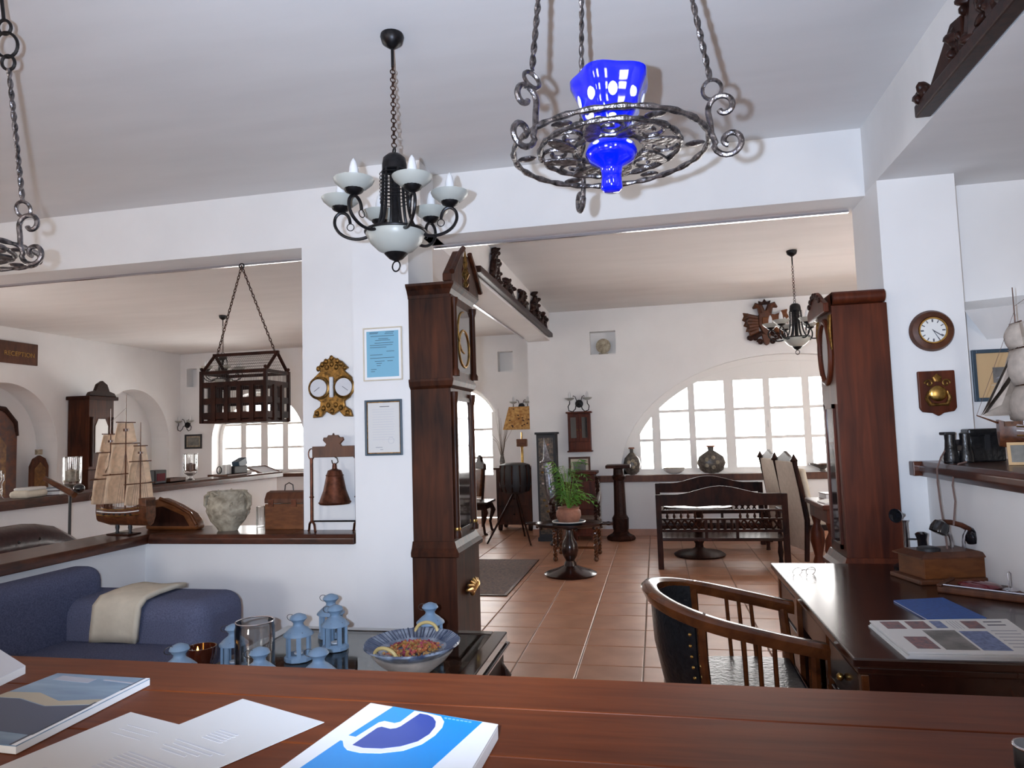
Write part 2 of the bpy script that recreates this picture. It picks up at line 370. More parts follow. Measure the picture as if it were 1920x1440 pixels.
# unseen sides: right, and the wall behind the photographer, window openings added for ambient light
struct(B().span((5.2, 4.5, 0), (5.4, 12.5, ZC)).span((4.2, -4, 0), (4.4, 4.8, 2.92)).build('wall_right', 'plaster', smooth=0))
wall_with_holes('wall_back', (-9.6, -4, 0), (1, 0, 0), 14, ZC, .2, [([(2.4, 2.2), (3.8, 2.2)], .9), ([(6.6, 2.2), (8.0, 2.2)], .9), ([(11.4, 2.3), (12.4, 2.3)], .9)])
for x in (-6.5, -2.3, 2.3): portal('window_portal', (x, -4.05, 1.6), (PI/2, 0, 0), 1.5, 1.4)
portal('window_portal', (1.8, FY+.35, 1.7), (-PI/2, 0, 0), 4.6, 1.7)
portal('window_portal', (-3.6, LY+.5, 1.25), (-PI/2, 0, 0), 1.7, 2.5)
portal('window_portal', (-7.64, LY+.5, 1.7), (-PI/2, 0, 0), 2, 1.6)
# baseboards of the far room
struct(B().span((-1.85, FY-.015, 0), (5, FY, .09)).build('baseboard_far', 'tile', smooth=0))

# ---- windows
def ellz(X, s=1.0): 
    q = 1-((X-A_C)/(A_A*s))**2
    return A_Z + A_H*s*math.sqrt(q) if q > 0 else A_Z
wy = FY+.17
W = struct(bpy.data.objects.new('window_1', None)); C.objects.link(W)
b = B(); n = 40                                            # outer frame follows the arch
for i in range(n):
    a0, a1 = PI*i/n, PI*(i+1)/n
    p = [(A_C-A_A*1.0*math.cos(a), A_Z+A_H*math.sin(a)) for a in (a0, a1)]; q = [(A_C-(A_A-.09)*math.cos(a), A_Z+(A_H-.09)*math.sin(a)) for a in (a0, a1)]
    b.prism([p[0], p[1], q[1], q[0]], (0, wy, 0), (1, 0, 0), (0, 0, 1), .07)
b.span((A_C-A_A, wy-.07, A_Z-.02), (A_C+A_A, wy, A_Z+.07)); b.build('window_frame', 'whitepaint', W, smooth=0)
gx = lambda px: at(px, 800, Y=wy).x
cols = []
for a, c in ((230, 295), (340, 495), (530, 690), (742, 902), (938, 1112), (1152, 1310)): cols.append((gx(1120+a/2.88), gx(1120+c/2.88)))
cols.append((cols[-1][1]+.14, cols[-1][1]+.66)); cols.append((cols[-1][1]+.15, cols[-1][1]+.58))
zt = at(1380, 713, Y=wy).z; z1 = at(1380, 767, Y=wy).z; z2 = at(1380, 821, Y=wy).z; zb = at(1380, 877, Y=wy).z
edges = [A_C-A_A+.03] + [v for c in cols for v in c] + [A_C+A_A-.03]
for k in range(0, len(edges), 2):                          # uprights between the panes, cut to the arch
    l, r = edges[k], edges[k+1]; nseg = 4; pts = [(l+(r-l)*i/nseg, max(A_Z+.01, ellz(l+(r-l)*i/nseg, .985))) for i in range(nseg+1)]
    B().prism([(l, A_Z), (r, A_Z)] + list(reversed(pts)), (0, wy-.01, 0), (1, 0, 0), (0, 0, 1), .045).build('mullion', 'whitepaint', W, smooth=0)
for l, r in cols:
    top = lambda X: min(zt, ellz(X, .94))
    nseg = 8; xs = [l+(r-l)*i/nseg for i in range(nseg+1)]
    B().prism([(l-.01, A_Z), (r+.01, A_Z), (r+.01, zb), (l-.01, zb)], (0, wy-.012, 0), (1, 0, 0), (0, 0, 1), .04).build('bottom_rail', 'whitepaint', W, smooth=0)
    hp = [(x, max(A_Z+.02, ellz(x, .985))) for x in xs]; lo = [(x, top(x)) for x in xs]
    B().prism(lo + list(reversed(hp)), (0, wy-.012, 0), (1, 0, 0), (0, 0, 1), .04).build('head_panel', 'whitepaint', W, smooth=0)
    for z in (z1, z2):
        xx = [x for x in xs if top(x) > z+.01]
        if len(xx) > 1: B().span((xx[0], wy-.045, z-.021), (xx[-1], wy-.015, z+.021)).build('glazing_bar', 'whitepaint', W, smooth=0)
    for za, zc in ((zb, z2), (z2, z1), (z1, zt)):
        xx = [x for x in xs if top(x) > za+.005]
        if len(xx) < 2: continue
        B().prism([(xx[0], za), (xx[-1], za)] + [(x, min(zc, top(x))) for x in reversed(xx)], (0, wy-.03, 0), (1, 0, 0), (0, 0, 1), .004).build('pane', 'pane', W, smooth=0)
hd = B(); hx = gx(1441); hd.span((hx-.012, wy-.085, 1.52), (hx+.012, wy-.05, 1.60)).span((hx-.008, wy-.1, 1.50), (hx+.008, wy-.07, 1.56)); hd.build('window_handle', 'whitepaint', W)
struct(B().span((A_C-2.9, FY-.07, A_Z-.105), (A_C+2.6, FY+.12, A_Z-.01)).build('trim_7', 'walnut', smooth=0, bevel=.008))
# window of the bar room
W2 = struct(bpy.data.objects.new('window_2', None)); C.objects.link(W2); wy2 = LY+.3
x0, x1 = -8.62, -6.66
def archz(X, cx, a, z0, h): q = 1-((X-cx)/a)**2; return z0+h*math.sqrt(q) if q > 0 else z0
b = B(); n = 24
for i in range(n):
    p = [(-7.64-1.0*math.cos(PI*(i+k)/n), 1.55+.95*math.sin(PI*(i+k)/n)) for k in (0, 1)]; q = [(-7.64-.92*math.cos(PI*(i+k)/n), 1.55+.87*math.sin(PI*(i+k)/n)) for k in (0, 1)]
    b.prism([p[0], p[1], q[1], q[0]], (0, wy2, 0), (1, 0, 0), (0, 0, 1), .06)
for s_ in (-1, 1): b.span((-7.64+s_*1.0, wy2-.06, .9), (-7.64+s_*.92, wy2, 1.55))
b.span((-8.64, wy2-.06, .9), (-6.64, wy2, .97)); b.build('window_frame', 'whitepaint', W2, smooth=0)
xs4 = [-8.56 + i*(1.84/4) for i in range(5)]
for i, x in enumerate(xs4[1:4]): B().span((x-(.075 if i == 1 else .06), wy2-.05, .97), (x+(.075 if i == 1 else .06), wy2-.005, archz(x, -7.64, .95, 1.55, .9))).build('mullion', 'whitepaint', W2, smooth=0)
for l, r in zip(xs4, xs4[1:]):
    for z in (1.40, 1.87): B().span((l+.03, wy2-.04, z-.022), (r-.03, wy2-.015, z+.022)).build('glazing_bar', 'whitepaint', W2, smooth=0)
    for za, zc in ((.97, 1.40), (1.40, 1.87), (1.87, 2.5)):
        xx = [l+(r-l)*i/8 for i in range(9)]; xx = [x for x in xx if archz(x, -7.64, .93, 1.55, .88) > za+.01]
        B().prism([(xx[0], za), (xx[-1], za)] + [(x, min(zc, archz(x, -7.64, .93, 1.55, .88))) for x in reversed(xx)], (0, wy2-.025, 0), (1, 0, 0), (0, 0, 1), .004).build('pane', 'pane', W2, smooth=0)
struct(B().span((-8.7, LY-.05, .83), (-6.55, LY+.3, .9)).build('trim_8', 'walnut', smooth=0, bevel=.006))
# arched glass door of the recess
D = struct(bpy.data.objects.new('door_1', None)); C.objects.link(D); dy = LY+.25; dc = -3.62
b = B(); n = 24
for i in range(n):
    p = [(dc-.84*math.cos(PI*(i+k)/n), 1.62+.84*math.sin(PI*(i+k)/n)) for k in (0, 1)]; q = [(dc-.76*math.cos(PI*(i+k)/n), 1.62+.76*math.sin(PI*(i+k)/n)) for k in (0, 1)]
    b.prism([p[0], p[1], q[1], q[0]], (0, dy, 0), (1, 0, 0), (0, 0, 1), .07)
for s_ in (-1, 1): b.span((dc+s_*.84, dy-.07, 0), (dc+s_*.76, dy, 1.62))
b.build('door_frame', 'whitepaint', D, smooth=0)
for k, (l, r) in enumerate(((dc-.76, dc-.01), (dc+.01, dc+.76))):
    for x in (l, r): 
        xa = x-.0 if x == l else x-.10
        B().span((xa, dy-.06, .01), (xa+.10, dy-.01, archz(min(max(xa+.05, dc-.75), dc+.75), dc, .78, 1.62, .77))).build('stile', 'whitepaint', D, smooth=0)
    B().span((l+.1, dy-.055, .01), (r-.1, dy-.012, .78)).build('door_panel', 'whitepaint', D, smooth=0)
    for z in (1.10, 1.62): B().span((l+.1, dy-.045, z-.022), (r-.1, dy-.015, z+.022)).build('glazing_bar', 'whitepaint', D, smooth=0)
    for za, zc in ((.78, 1.10), (1.10, 1.62), (1.62, 2.4)):
        xx = [l+.1+(r-l-.2)*i/8 for i in range(9)]
        B().prism([(xx[0], za), (xx[-1], za)] + [(x, min(zc, archz(x, dc, .77, 1.62, .76))) for x in reversed(xx)], (0, dy-.03, 0), (1, 0, 0), (0, 0, 1), .004).build('pane', 'pane', D, smooth=0)
# bar-room parapet with wooden top
struct(B().span((-5.95, 3.9, 0), (-5.75, 9.75, .97)).build('wall_parapet', 'plaster', smooth=0))
b = B(); b.prism([(0, 0), (.05, 0), (.05, .06), (.03, .085), (-.36, .085), (-.36, 0)], (-5.72, 9.8, .965), (1, 0, 0), (0, 0, 1), 6.0)
struct(b.build('trim_9', 'ledge', smooth=0, bevel=.006))
# ================================================================ reception counter and what lies on it
CZ = 1.10
ct = thing('reception_counter', 'long reddish brown wooden reception counter in the foreground, papers lying on it', 'counter', (0, 0, 0))
ys = [1.155, 1.02, .87, .70, .52, .34]
for i in range(5):
    B().span((-1.9, ys[i+1]+.0012, CZ-.035), (1.5, ys[i], CZ)).build('plank', 'countertop', ct, smooth=0, bevel=.0025)
B().span((-1.85, .40, .0), (1.45, 1.10, CZ-.035)).build('body', 'ledge', ct, smooth=0)
def flat(name, px, label, cat, m='paper', z=CZ, th=.001, group=None):       # sheet or booklet lying on a table: four corner sight points
    ps = [at(x, y, Z=z+th) for x, y in px]; c = sum(ps, Vector())/len(ps); t = thing(name, label, cat, (c.x, c.y, z), 0, group)
    loc = [(p.x-c.x, p.y-c.y) for p in ps]
    return t, loc
def quadpt(loc, u, v):                    # loc: corners a(0,0) b(1,0) c(1,1) d(0,1)
    a, b_, c, d = [Vector(p) for p in loc]; return (a*(1-u)+b_*u)*(1-v) + (d*(1-u)+c*u)*v
def patch(b, loc, poly, z, th=.0003):
    pts = [quadpt(loc, u, v) for u, v in poly]; b.prism([(p.x, p.y) for p in pts], (0, 0, z), (1, 0, 0), (0, 1, 0), th)
def slab(loc, z0, z1): return B().prism(loc, (0, 0, z0), (1, 0, 0), (0, 1, 0), z1-z0)
# two typed sheets
t, lc = flat('paper_sheet', [(455, 1310), (608, 1354), (200, 1530), (60, 1470)], 'upper white letter sheet with a short centred heading, overlapping another', 'paper', th=.0016)
slab(lc, .0009, .0016).build('sheet', 'paper', t, smooth=0)
b = B(); rnd = random.Random(3)
for i in range(5): patch(b, lc, [(.40, .30+i*.022), (.62+.03*rnd.random(), .30+i*.022), (.62, .311+i*.022), (.40, .311+i*.022)], .0016)
for i in range(4): patch(b, lc, [(.25+.05*i % .1, .46+i*.03), (.85-.08*i, .46+i*.03), (.85-.08*i, .472+i*.03), (.25+.05*i % .1, .472+i*.03)], .0016)
for i in range(9): patch(b, lc, [(.12, .64+i*.022), (.80+.1*rnd.random(), .64+i*.022), (.82, .652+i*.022), (.12, .652+i*.022)], .0016)
b.build('printed_text', 'pagegrey', t, smooth=0)['kind'] = 'stuff'
t, lc = flat('paper_sheet', [(245, 1335), (420, 1380), (40, 1560), (-130, 1490)], 'lower white sheet half hidden under the letter sheet', 'paper', th=.0008)
slab(lc, 0, .0008).build('sheet', 'paper', t, smooth=0)
b = B()
for i in range(3): patch(b, lc, [(.2, .12+i*.05), (.62, .12+i*.05), (.62, .128+i*.05), (.2, .128+i*.05)], .0008)
patch(b, lc, [(.50, .45), (.58, .45), (.58, .47), (.50, .47)], .0008); patch(b, lc, [(.3, .62), (.5, .62), (.5, .66), (.3, .66)], .0008)
b.build('printed_text', 'pagegrey', t, smooth=0)['kind'] = 'stuff'
# travel magazine
t, lc = flat('magazine', [(108, 1262), (281, 1272), (30, 1398), (-190, 1375)], 'glossy travel magazine with a blue seascape cover, thick white spine', 'magazine', th=.012)
slab(lc, .001, .0105).build('pages', 'paper', t, smooth=0); slab(lc, .0105, .012).build('cover', 'sea', t, smooth=0)
b = B(); patch(b, lc, [(0, .36), (.3, .34), (.62, .44), (1, .36), (1, .44), (.6, .52), (.25, .44), (0, .45)], .012); b.build('sand_band', 'sand', t, smooth=0)
b = B(); patch(b, lc, [(0, .46), (.25, .45), (.6, .53), (.97, .46), (.97, .88), (0, .84)], .0121); b.build('dark_water', 'duskblue', t, smooth=0)
b = B(); patch(b, lc, [(.12, .04), (.52, .07), (.52, .14), (.12, .12)], .0121); patch(b, lc, [(.6, .06), (.95, .09), (.95, .11), (.6, .08)], .0121); b.build('masthead', 'inkgrey', t, smooth=0)['kind'] = 'stuff'
b = B(); patch(b, lc, [(.96, 0), (1, 0), (1, 1), (.96, 1)], .0121); b.build('spine', 'white', t, smooth=0)
b = B(); patch(b, lc, [(.945, .0), (.962, .0), (.962, .22), (.945, .22)], .0122); patch(b, lc, [(.94, .42), (.962, .42), (.962, .62), (.94, .62)], .0122); patch(b, lc, [(.94, .86), (.962, .86), (.962, 1), (.94, 1)], .0122); b.build('spine_print', 'ink', t, smooth=0)['kind'] = 'stuff'
# pale brochure at the far left
t, lc = flat('brochure', [(-20, 1205), (48, 1248), (-40, 1290), (-150, 1240)], 'white brochure corner poking in at the far left of the counter', 'brochure', th=.014)
slab(lc, 0, .013).build('pages', 'paper', t, smooth=0); slab(lc, .013, .014).build('cover', 'pagegrey', t, smooth=0)
# phone-directory style booklet with blue cover
t, lc = flat('booklet', [(695, 1318), (934, 1358), (850, 1500), (442, 1500)], 'thick booklet with cyan cover and white outlined dark blue half-disc emblem', 'booklet', th=.020)
slab(lc, .0005, .018).build('pages', 'white', t, smooth=0, bevel=.0015); slab(lc, .018, .020).build('cover', 'white', t, smooth=0)
def cov(pts, name, m, z):                 # flat print laid out on the cover plane
    o_ = t.location; q = [at(480+x/3.692, 1260+y/3.692, Z=CZ+z) for x, y in pts]
    B().prism([(p_.x-o_.x, p_.y-o_.y) for p_ in q], (0, 0, z), (1, 0, 0), (0, 1, 0), .0003).build(name, m, t, smooth=0)
cov([(950, 240), (1568, 347), (960, 900), (-40, 900), (590, 470), (640, 440)], 'cyan_panel', 'cyan', .020)
cov([(1098, 270), (1180, 284), (1280, 308), (1303, 345), (1290, 385), (1240, 440), (1150, 500), (1020, 545), (860, 563), (720, 560), (630, 540), (607, 515), (600, 476), (580, 470), (640, 440), (690, 450), (850, 350), (890, 340), (960, 355), (1000, 345)], 'emblem_outline', 'white', .0203)
cov([(1135, 288), (1190, 298), (1225, 315), (1245, 345), (1240, 380), (1200, 430), (1120, 480), (1000, 515), (870, 530), (740, 525), (668, 505), (840, 387), (870, 380), (930, 395), (970, 390), (1000, 378)], 'emblem', 'royal', .0206)
b = B()
for i in range(9): patch(b, lc, [(.30+i*.035, .80), (.322+i*.035, .80), (.322+i*.035, .815), (.30+i*.035, .815)], .0203)
for i in range(7): patch(b, lc, [(.62+i*.03, .035), (.64+i*.03, .035), (.64+i*.03, .048), (.62+i*.03, .048)], .0207)
b.build('cover_print', 'bluedoc', t, smooth=0)['kind'] = 'stuff'
# chrome desk tool cut by the frame
p = at(1912, 1440, Z=CZ)
t = thing('desk_tool', 'dark metal desk tool with a bright chrome rim at the right frame edge', 'desk tool', (p.x+.012, p.y-.01, CZ))
B().lathe([(.018, 0), (.020, .004), (.020, .028), (.019, .03)], n=20).build('body', 'black', t); B().ring((0, 0, .029), .0195, .0018, n=24).build('rim', 'steel', t)
B().lathe([(.0185, .0285), (.0185, .0305)], n=20).build('lid', 'vinyl', t)

# ================================================================ glass-topped coffee table with lanterns and bowl
TX0, TX1, TY0, TY1, TZ = -2.12, -.828, 2.25, 3.70, .45
cx, cy = (TX0+TX1)/2, (TY0+TY1)/2; W_, H_ = TX1-TX0, TY1-TY0
ctb = thing('coffee_table', 'dark wooden coffee table with glass top showing pebbles inside', 'coffee table', (cx, cy, 0))
b = B()
for s in (-1, 1):
    b.span((s*W_/2, -H_/2, TZ-.05), (s*(W_/2-.075), H_/2, TZ)); b.span((-W_/2+.075, s*H_/2, TZ-.05), (W_/2-.075, s*(H_/2-.06), TZ))
b.build('top_frame', 'lacquer', ctb, smooth=0, bevel=.006)
b = B()
for s in (-1, 1): b.span((s*(W_/2+.012), -H_/2-.012, TZ-.075), (s*(W_/2-.05), H_/2+.012, TZ-.055)); b.span((-W_/2, s*(H_/2+.012), TZ-.075), (W_/2, s*(H_/2-.05), TZ-.055))
b.build('edge_moulding', 'lacquer', ctb, smooth=0, bevel=.006)
B().span((-W_/2+.07, -H_/2+.055, TZ-.012), (W_/2-.07, H_/2-.055, TZ-.004)).build('glass_top', 'tableglass', ctb, smooth=0)
B().span((-W_/2+.03, -H_/2+.03, TZ-.16), (W_/2-.03, H_/2-.03, TZ-.15)).build('tray', 'beige', ctb, smooth=0)
b = B()
for s in (-1, 1): b.span((s*(W_/2-.02), -H_/2+.02, TZ-.20), (s*(W_/2-.05), H_/2-.02, TZ-.07)); b.span((-W_/2+.05, s*(H_/2-.02), TZ-.20), (W_/2-.05, s*(H_/2-.05), TZ-.07))
b.build('apron', 'darkwood', ctb, smooth=0)
b = B(); rnd = random.Random(11)
for i in range(240): b.ball((rnd.uniform(-W_/2+.1, W_/2-.1), rnd.uniform(-.1, H_/2-.1), TZ-.145+rnd.uniform(0, .02)), rnd.uniform(.015, .04), 7, (1, rnd.uniform(.5, 1), .6))
pb = b.build('pebble_bed', 'pebble', ctb); pb['kind'] = 'stuff'
for sx_ in (-1, 1):
    for sy_ in (-1, 1):
        b = B(); lx0, ly0 = sx_*(W_/2-.06), sy_*(H_/2-.06)
        b.tube([(lx0, ly0, TZ-.16), (lx0+sx_*.035, ly0+sy_*.02, TZ-.22), (lx0+sx_*.02, ly0+sy_*.01, .12), (lx0+sx_*.03, ly0+sy_*.02, .05), (lx0+sx_*.045, ly0+sy_*.03, .0)], [.045, .05, .028, .026, .038], 10)
        lg = b.build('leg', 'darkwood', ctb)
        B().tube([(lx0+sx_*.055, ly0, TZ-.18), (lx0+sx_*.075, ly0, TZ-.24), (lx0+sx_*.06, ly0, TZ-.30)], [.012, .02, .006], 8).build('carved_scroll', 'carved', lg)
def lantern():
    t = thing('tealight_lantern', '', 'lantern', group='light blue lanterns on the coffee table')
    r = .052
    B().lathe([(r+.008, 0), (r+.008, .016), (r, .024), (r*.9, .028)], n=12).build('base', 'skyblue', t, smooth=20)
    for k in range(6):
        a = k*PI/3; B().box((math.cos(a)*r*.93, math.sin(a)*r*.93, .068), (.012, .018, .10), (0, 0, a)).build('corner_post', 'skyblue', t, smooth=0)
        a += PI/6; B().box((math.cos(a)*r*.80, math.sin(a)*r*.80, .068), (.002, r*.86, .094), (0, 0, a)).build('glass_panel', 'pane', t, smooth=0)
    rf = B().lathe([(r*.95, .112), (r+.012, .116), (r+.012, .122), (r*.8, .145), (r*.45, .160), (r*.40, .172), (r*.60, .186), (r*.72, .193), (r*.60, .207), (r*.2, .217), (.001, .218)], n=14).build('roof', 'skyblue', t, smooth=50)
    b = B()
    for k in range(6): a = k*PI/3+.3; b.ball((math.cos(a)*r*.93, math.sin(a)*r*.93, .134), .0035, 6)
    b.build('vent_hole', 'ink', rf)['kind'] = 'stuff'
    B().ring((-.035, 0, .196), .018, .0014, (0, 1, .3), 16, 5).build('wire_handle', 'wire', t)
    B().lathe([(.019, .02), (.019, .034), (.004, .035)], n=12).build('tealight', 'white', t)
    return t
L0 = lantern()
spots = [((560, 1236), 'light blue tealight lantern standing alone between glass jar and lantern pair', 0, 1),
         ((629, 1216), 'light blue tealight lantern in front of a taller twin, tealight visible', .3, 1.0),
         ((621, 1193), 'light blue tealight lantern directly behind another lantern near table edge', .1, 1.03),
         ((808, 1212), 'light blue tealight lantern behind the striped bowl, against the longcase clock', .2, 1),
         ((438, 1252), 'light blue tealight lantern seen through the clear glass jar', .5, .93),
         ((487, 1316), 'light blue lantern roof in front of glass jar, at counter edge', .6, 1.0),
         ((598, 1318), 'light blue lantern roof below the solitary lantern, lowest on the table', .1, 1.0),
         ((336, 1306), 'leftmost light blue lantern roof beside amber candle glass', .9, 1.0)]
for i, ((px, py), lab, rz, sc) in enumerate(spots):
    p = at(px, py, Z=TZ); p.x = max(p.x, TX0+.075); p.y = max(p.y, TY0+.07)
    if i == 0: L0.location = p; L0.rotation_euler = (0, 0, rz); L0['label'] = lab; q = L0
    else: q = copy_tree(L0, lab, p, rz)
    q.scale = (sc*1.12, sc*1.12, sc)
# glass jar, amber candle glass, shell
p = at(478, 1262, Z=TZ)
t = thing('glass_jar', 'wide clear glass jar with thick rolled rim among the lanterns', 'jar', p)
R = .088
B().lathe([(R*.94, 0), (R, .01), (R, .205), (R*.96, .215), (R*.96, .235), (R*.92, .235), (R*.92, .214), (R*.95, .203), (R*.95, .014), (.001, .012), ], n=36).build('vessel', 'clearglass', t, smooth=50)
B().ring((0, 0, .233), R*.95, .0035, n=40).build('rim', 'steel', t)  # bright steel stands in for flash streaks on the glass rim
p = at(378, 1262, Z=TZ)
t = thing('candle_glass', 'dark amber candle glass with a small flame glowing inside', 'candle holder', p)
B().lathe([(.028, 0), (.045, .03), (.062, .075), (.066, .12), (.060, .12), (.055, .075), (.03, .02), (.001, .018)], n=24).build('glass', 'amber', t, smooth=50)
B().lathe([(.001, .088), (.0045, .093), (.0055, .10), (.003, .112), (.0005, .122)], (.012, -.045, .012), 10).build('flame', 'flame', t)
p = at(457, 1276, Z=TZ)
t = tag(B().ball((0, 0, .022), .022, 14, (1, 1.1, 1)).build('sea_shell', 'ceramic', loc=(p.x, p.y, TZ)), 'small rounded pale sea shell in front of the glass jar', 'shell')
# big hand-painted bowl of potpourri
p = at(768, 1262, Z=TZ)
t = thing('ceramic_bowl', 'large oval bowl painted with blue strokes, cream handles, on coffee table', 'bowl', (p.x, p.y+.04, TZ), .12)
n = 56
def bw(k, a): return 1+.02*math.sin(9*a)*(k > 2)
B().lathe([(.09, 0), (.10, .008), (.155, .05), (.185, .085)], n=n, sy=1.05).build('body', 'bowlcream', t, smooth=60)
B().lathe([(.150, .083), (.162, .080), (.218, .120), (.215, .128), (.145, .092)], n=n, sy=1.05, wob=bw).build('painted_rim', 'bowlblue', t, smooth=60)
B().lathe([(.150, .088), (.13, .058), (.09, .035), (.001, .03)], n=n, sy=1.05).build('inside', 'bowlcream', t, smooth=60)
b = B(); rnd = random.Random(5)
for k in range(64):                                              # radial brush strokes raised on the rim
    a = k*2*PI/64+rnd.uniform(-.02, .02); r0, r1 = .156, .214
    b.tube([(math.cos(a)*r0, math.sin(a)*r0*1.05, .1005), (math.cos(a+.03)*r1, math.sin(a+.03)*r1*1.05, .1285)], rnd.uniform(.002, .0045), 4)
b.build('brush_strokes', 'duskblue', t)['kind'] = 'stuff'
for a in (1.45, -1.95):
    b = B(); u = Vector((-math.sin(a), math.cos(a)*.8, 0)).normalized(); o = Vector((math.cos(a)*.196, math.sin(a)*.2, .114))
    b.tube([o + u*(.055*math.cos(q)) + Vector((math.cos(a), math.sin(a), 0))*.012*math.sin(q) + Vector((0, 0, .042*math.sin(q))) for q in [PI*i/12 for i in range(13)]], .008, 8)
    b.build('handle', 'yellowcream', t)
bx, by, bz = t.location
pp = thing('potpourri', 'heap of red and orange dried petals inside the painted bowl', 'potpourri', (bx, by, bz), .12); pp['kind'] = 'stuff'
rnd = random.Random(9); bs = [B() for _ in range(5)]
for i in range(560):
    a, r = rnd.uniform(0, 2*PI), math.sqrt(rnd.random())*.142; x, y = r*math.cos(a), r*math.sin(a)*1.0; z = .080+.03*(1-(r/.13)**2)+rnd.uniform(-.004, .010)
    k = rnd.choices(range(5), ((3, 1, 1, 3, 1) if y > .02 else (1, 3, 4, .5, 3)))[0]; e = Euler((rnd.uniform(-1, 1), rnd.uniform(-1, 1), rnd.uniform(0, 6))).to_matrix(); s = rnd.uniform(.008, .015)
    bs[k].add([Vector((x, y, z)) + e @ Vector(q)*s for q in ((-1, 0, 0), (-.3, -.6, .2), (.7, -.5, .1), (1, .1, .4), (.5, .6, .2), (-.4, .6, 0), (0, 0, -.15))], [(0, 1, 6), (1, 2, 6), (2, 3, 6), (3, 4, 6), (4, 5, 6), (5, 0, 6)])
for k, bb in enumerate(bs): bb.build('petals', 'petal%d' % k, pp, smooth=0)['kind'] = 'stuff'

# ================================================================ navy sofa with cream cover on the arm
sf = thing('sofa', 'navy blue fabric sofa against the low wall below the window ledge', 'sofa', (-3.56, 2.6, 0))
def cushion(a, b_, name, m, r=.05): o = B().span(a, b_).build(name, m, sf, smooth=60, bevel=r); o.modifiers['bevel'].segments = 5; return o
cushion((0, -1.3, .12), (.24, 1.10, .79), 'backrest', 'navy', .09)
cushion((.02, .80, .12), (1.1, 1.24, .635), 'armrest', 'navyarm', .10)
cushion((.20, -1.2, .10), (1.14, .82, .42), 'seat', 'navy', .05)
for y0, y1 in ((.42, .50), (.02, .10)): B().span((.26, y0, .418), (1.14, y1, .424)).build('seat_stripe', 'brownstripe', sf, smooth=0)
for x_ in (.1, 1.0):
    for y_ in (-1.2, 1.1): B().cyl((x_, y_, 0), (x_, y_, .12), .025).build('foot', 'darkwood', sf)
cc = thing('arm_cover', 'cream cloth cover folded over the navy sofa arm', 'arm cover', (-3.56, 2.6, 0))
b = B(); pts = []
for k in range(15):                                             # cloth wraps front, over the top, down the back of the arm
    q = k/14
prof = [(.792, .43), (.778, .48), (.776, .55), (.79, .612), (.84, .643), (.95, .649), (1.08, .647), (1.17, .638)]
rs = []
for (y_, z_) in prof:
    rs.append([(x_, y_+.006*math.sin(x_*30)*(1 if z_ < .58 else .2), z_+.004*math.sin(x_*23+y_*9)) for x_ in [.42+.30*i/12+(.02*math.sin(z_*14)) for i in range(13)]])
vs_ = [v for r in rs for v in r]; n = 13
b.add(vs_, [(i*n+j, i*n+j+1, (i+1)*n+j+1, (i+1)*n+j) for i in range(len(rs)-1) for j in range(n-1)])
o = b.build('cloth', 'cream', cc, smooth=80); sm = o.modifiers.new('s', 'SOLIDIFY'); sm.thickness = .026; sm.offset = 1
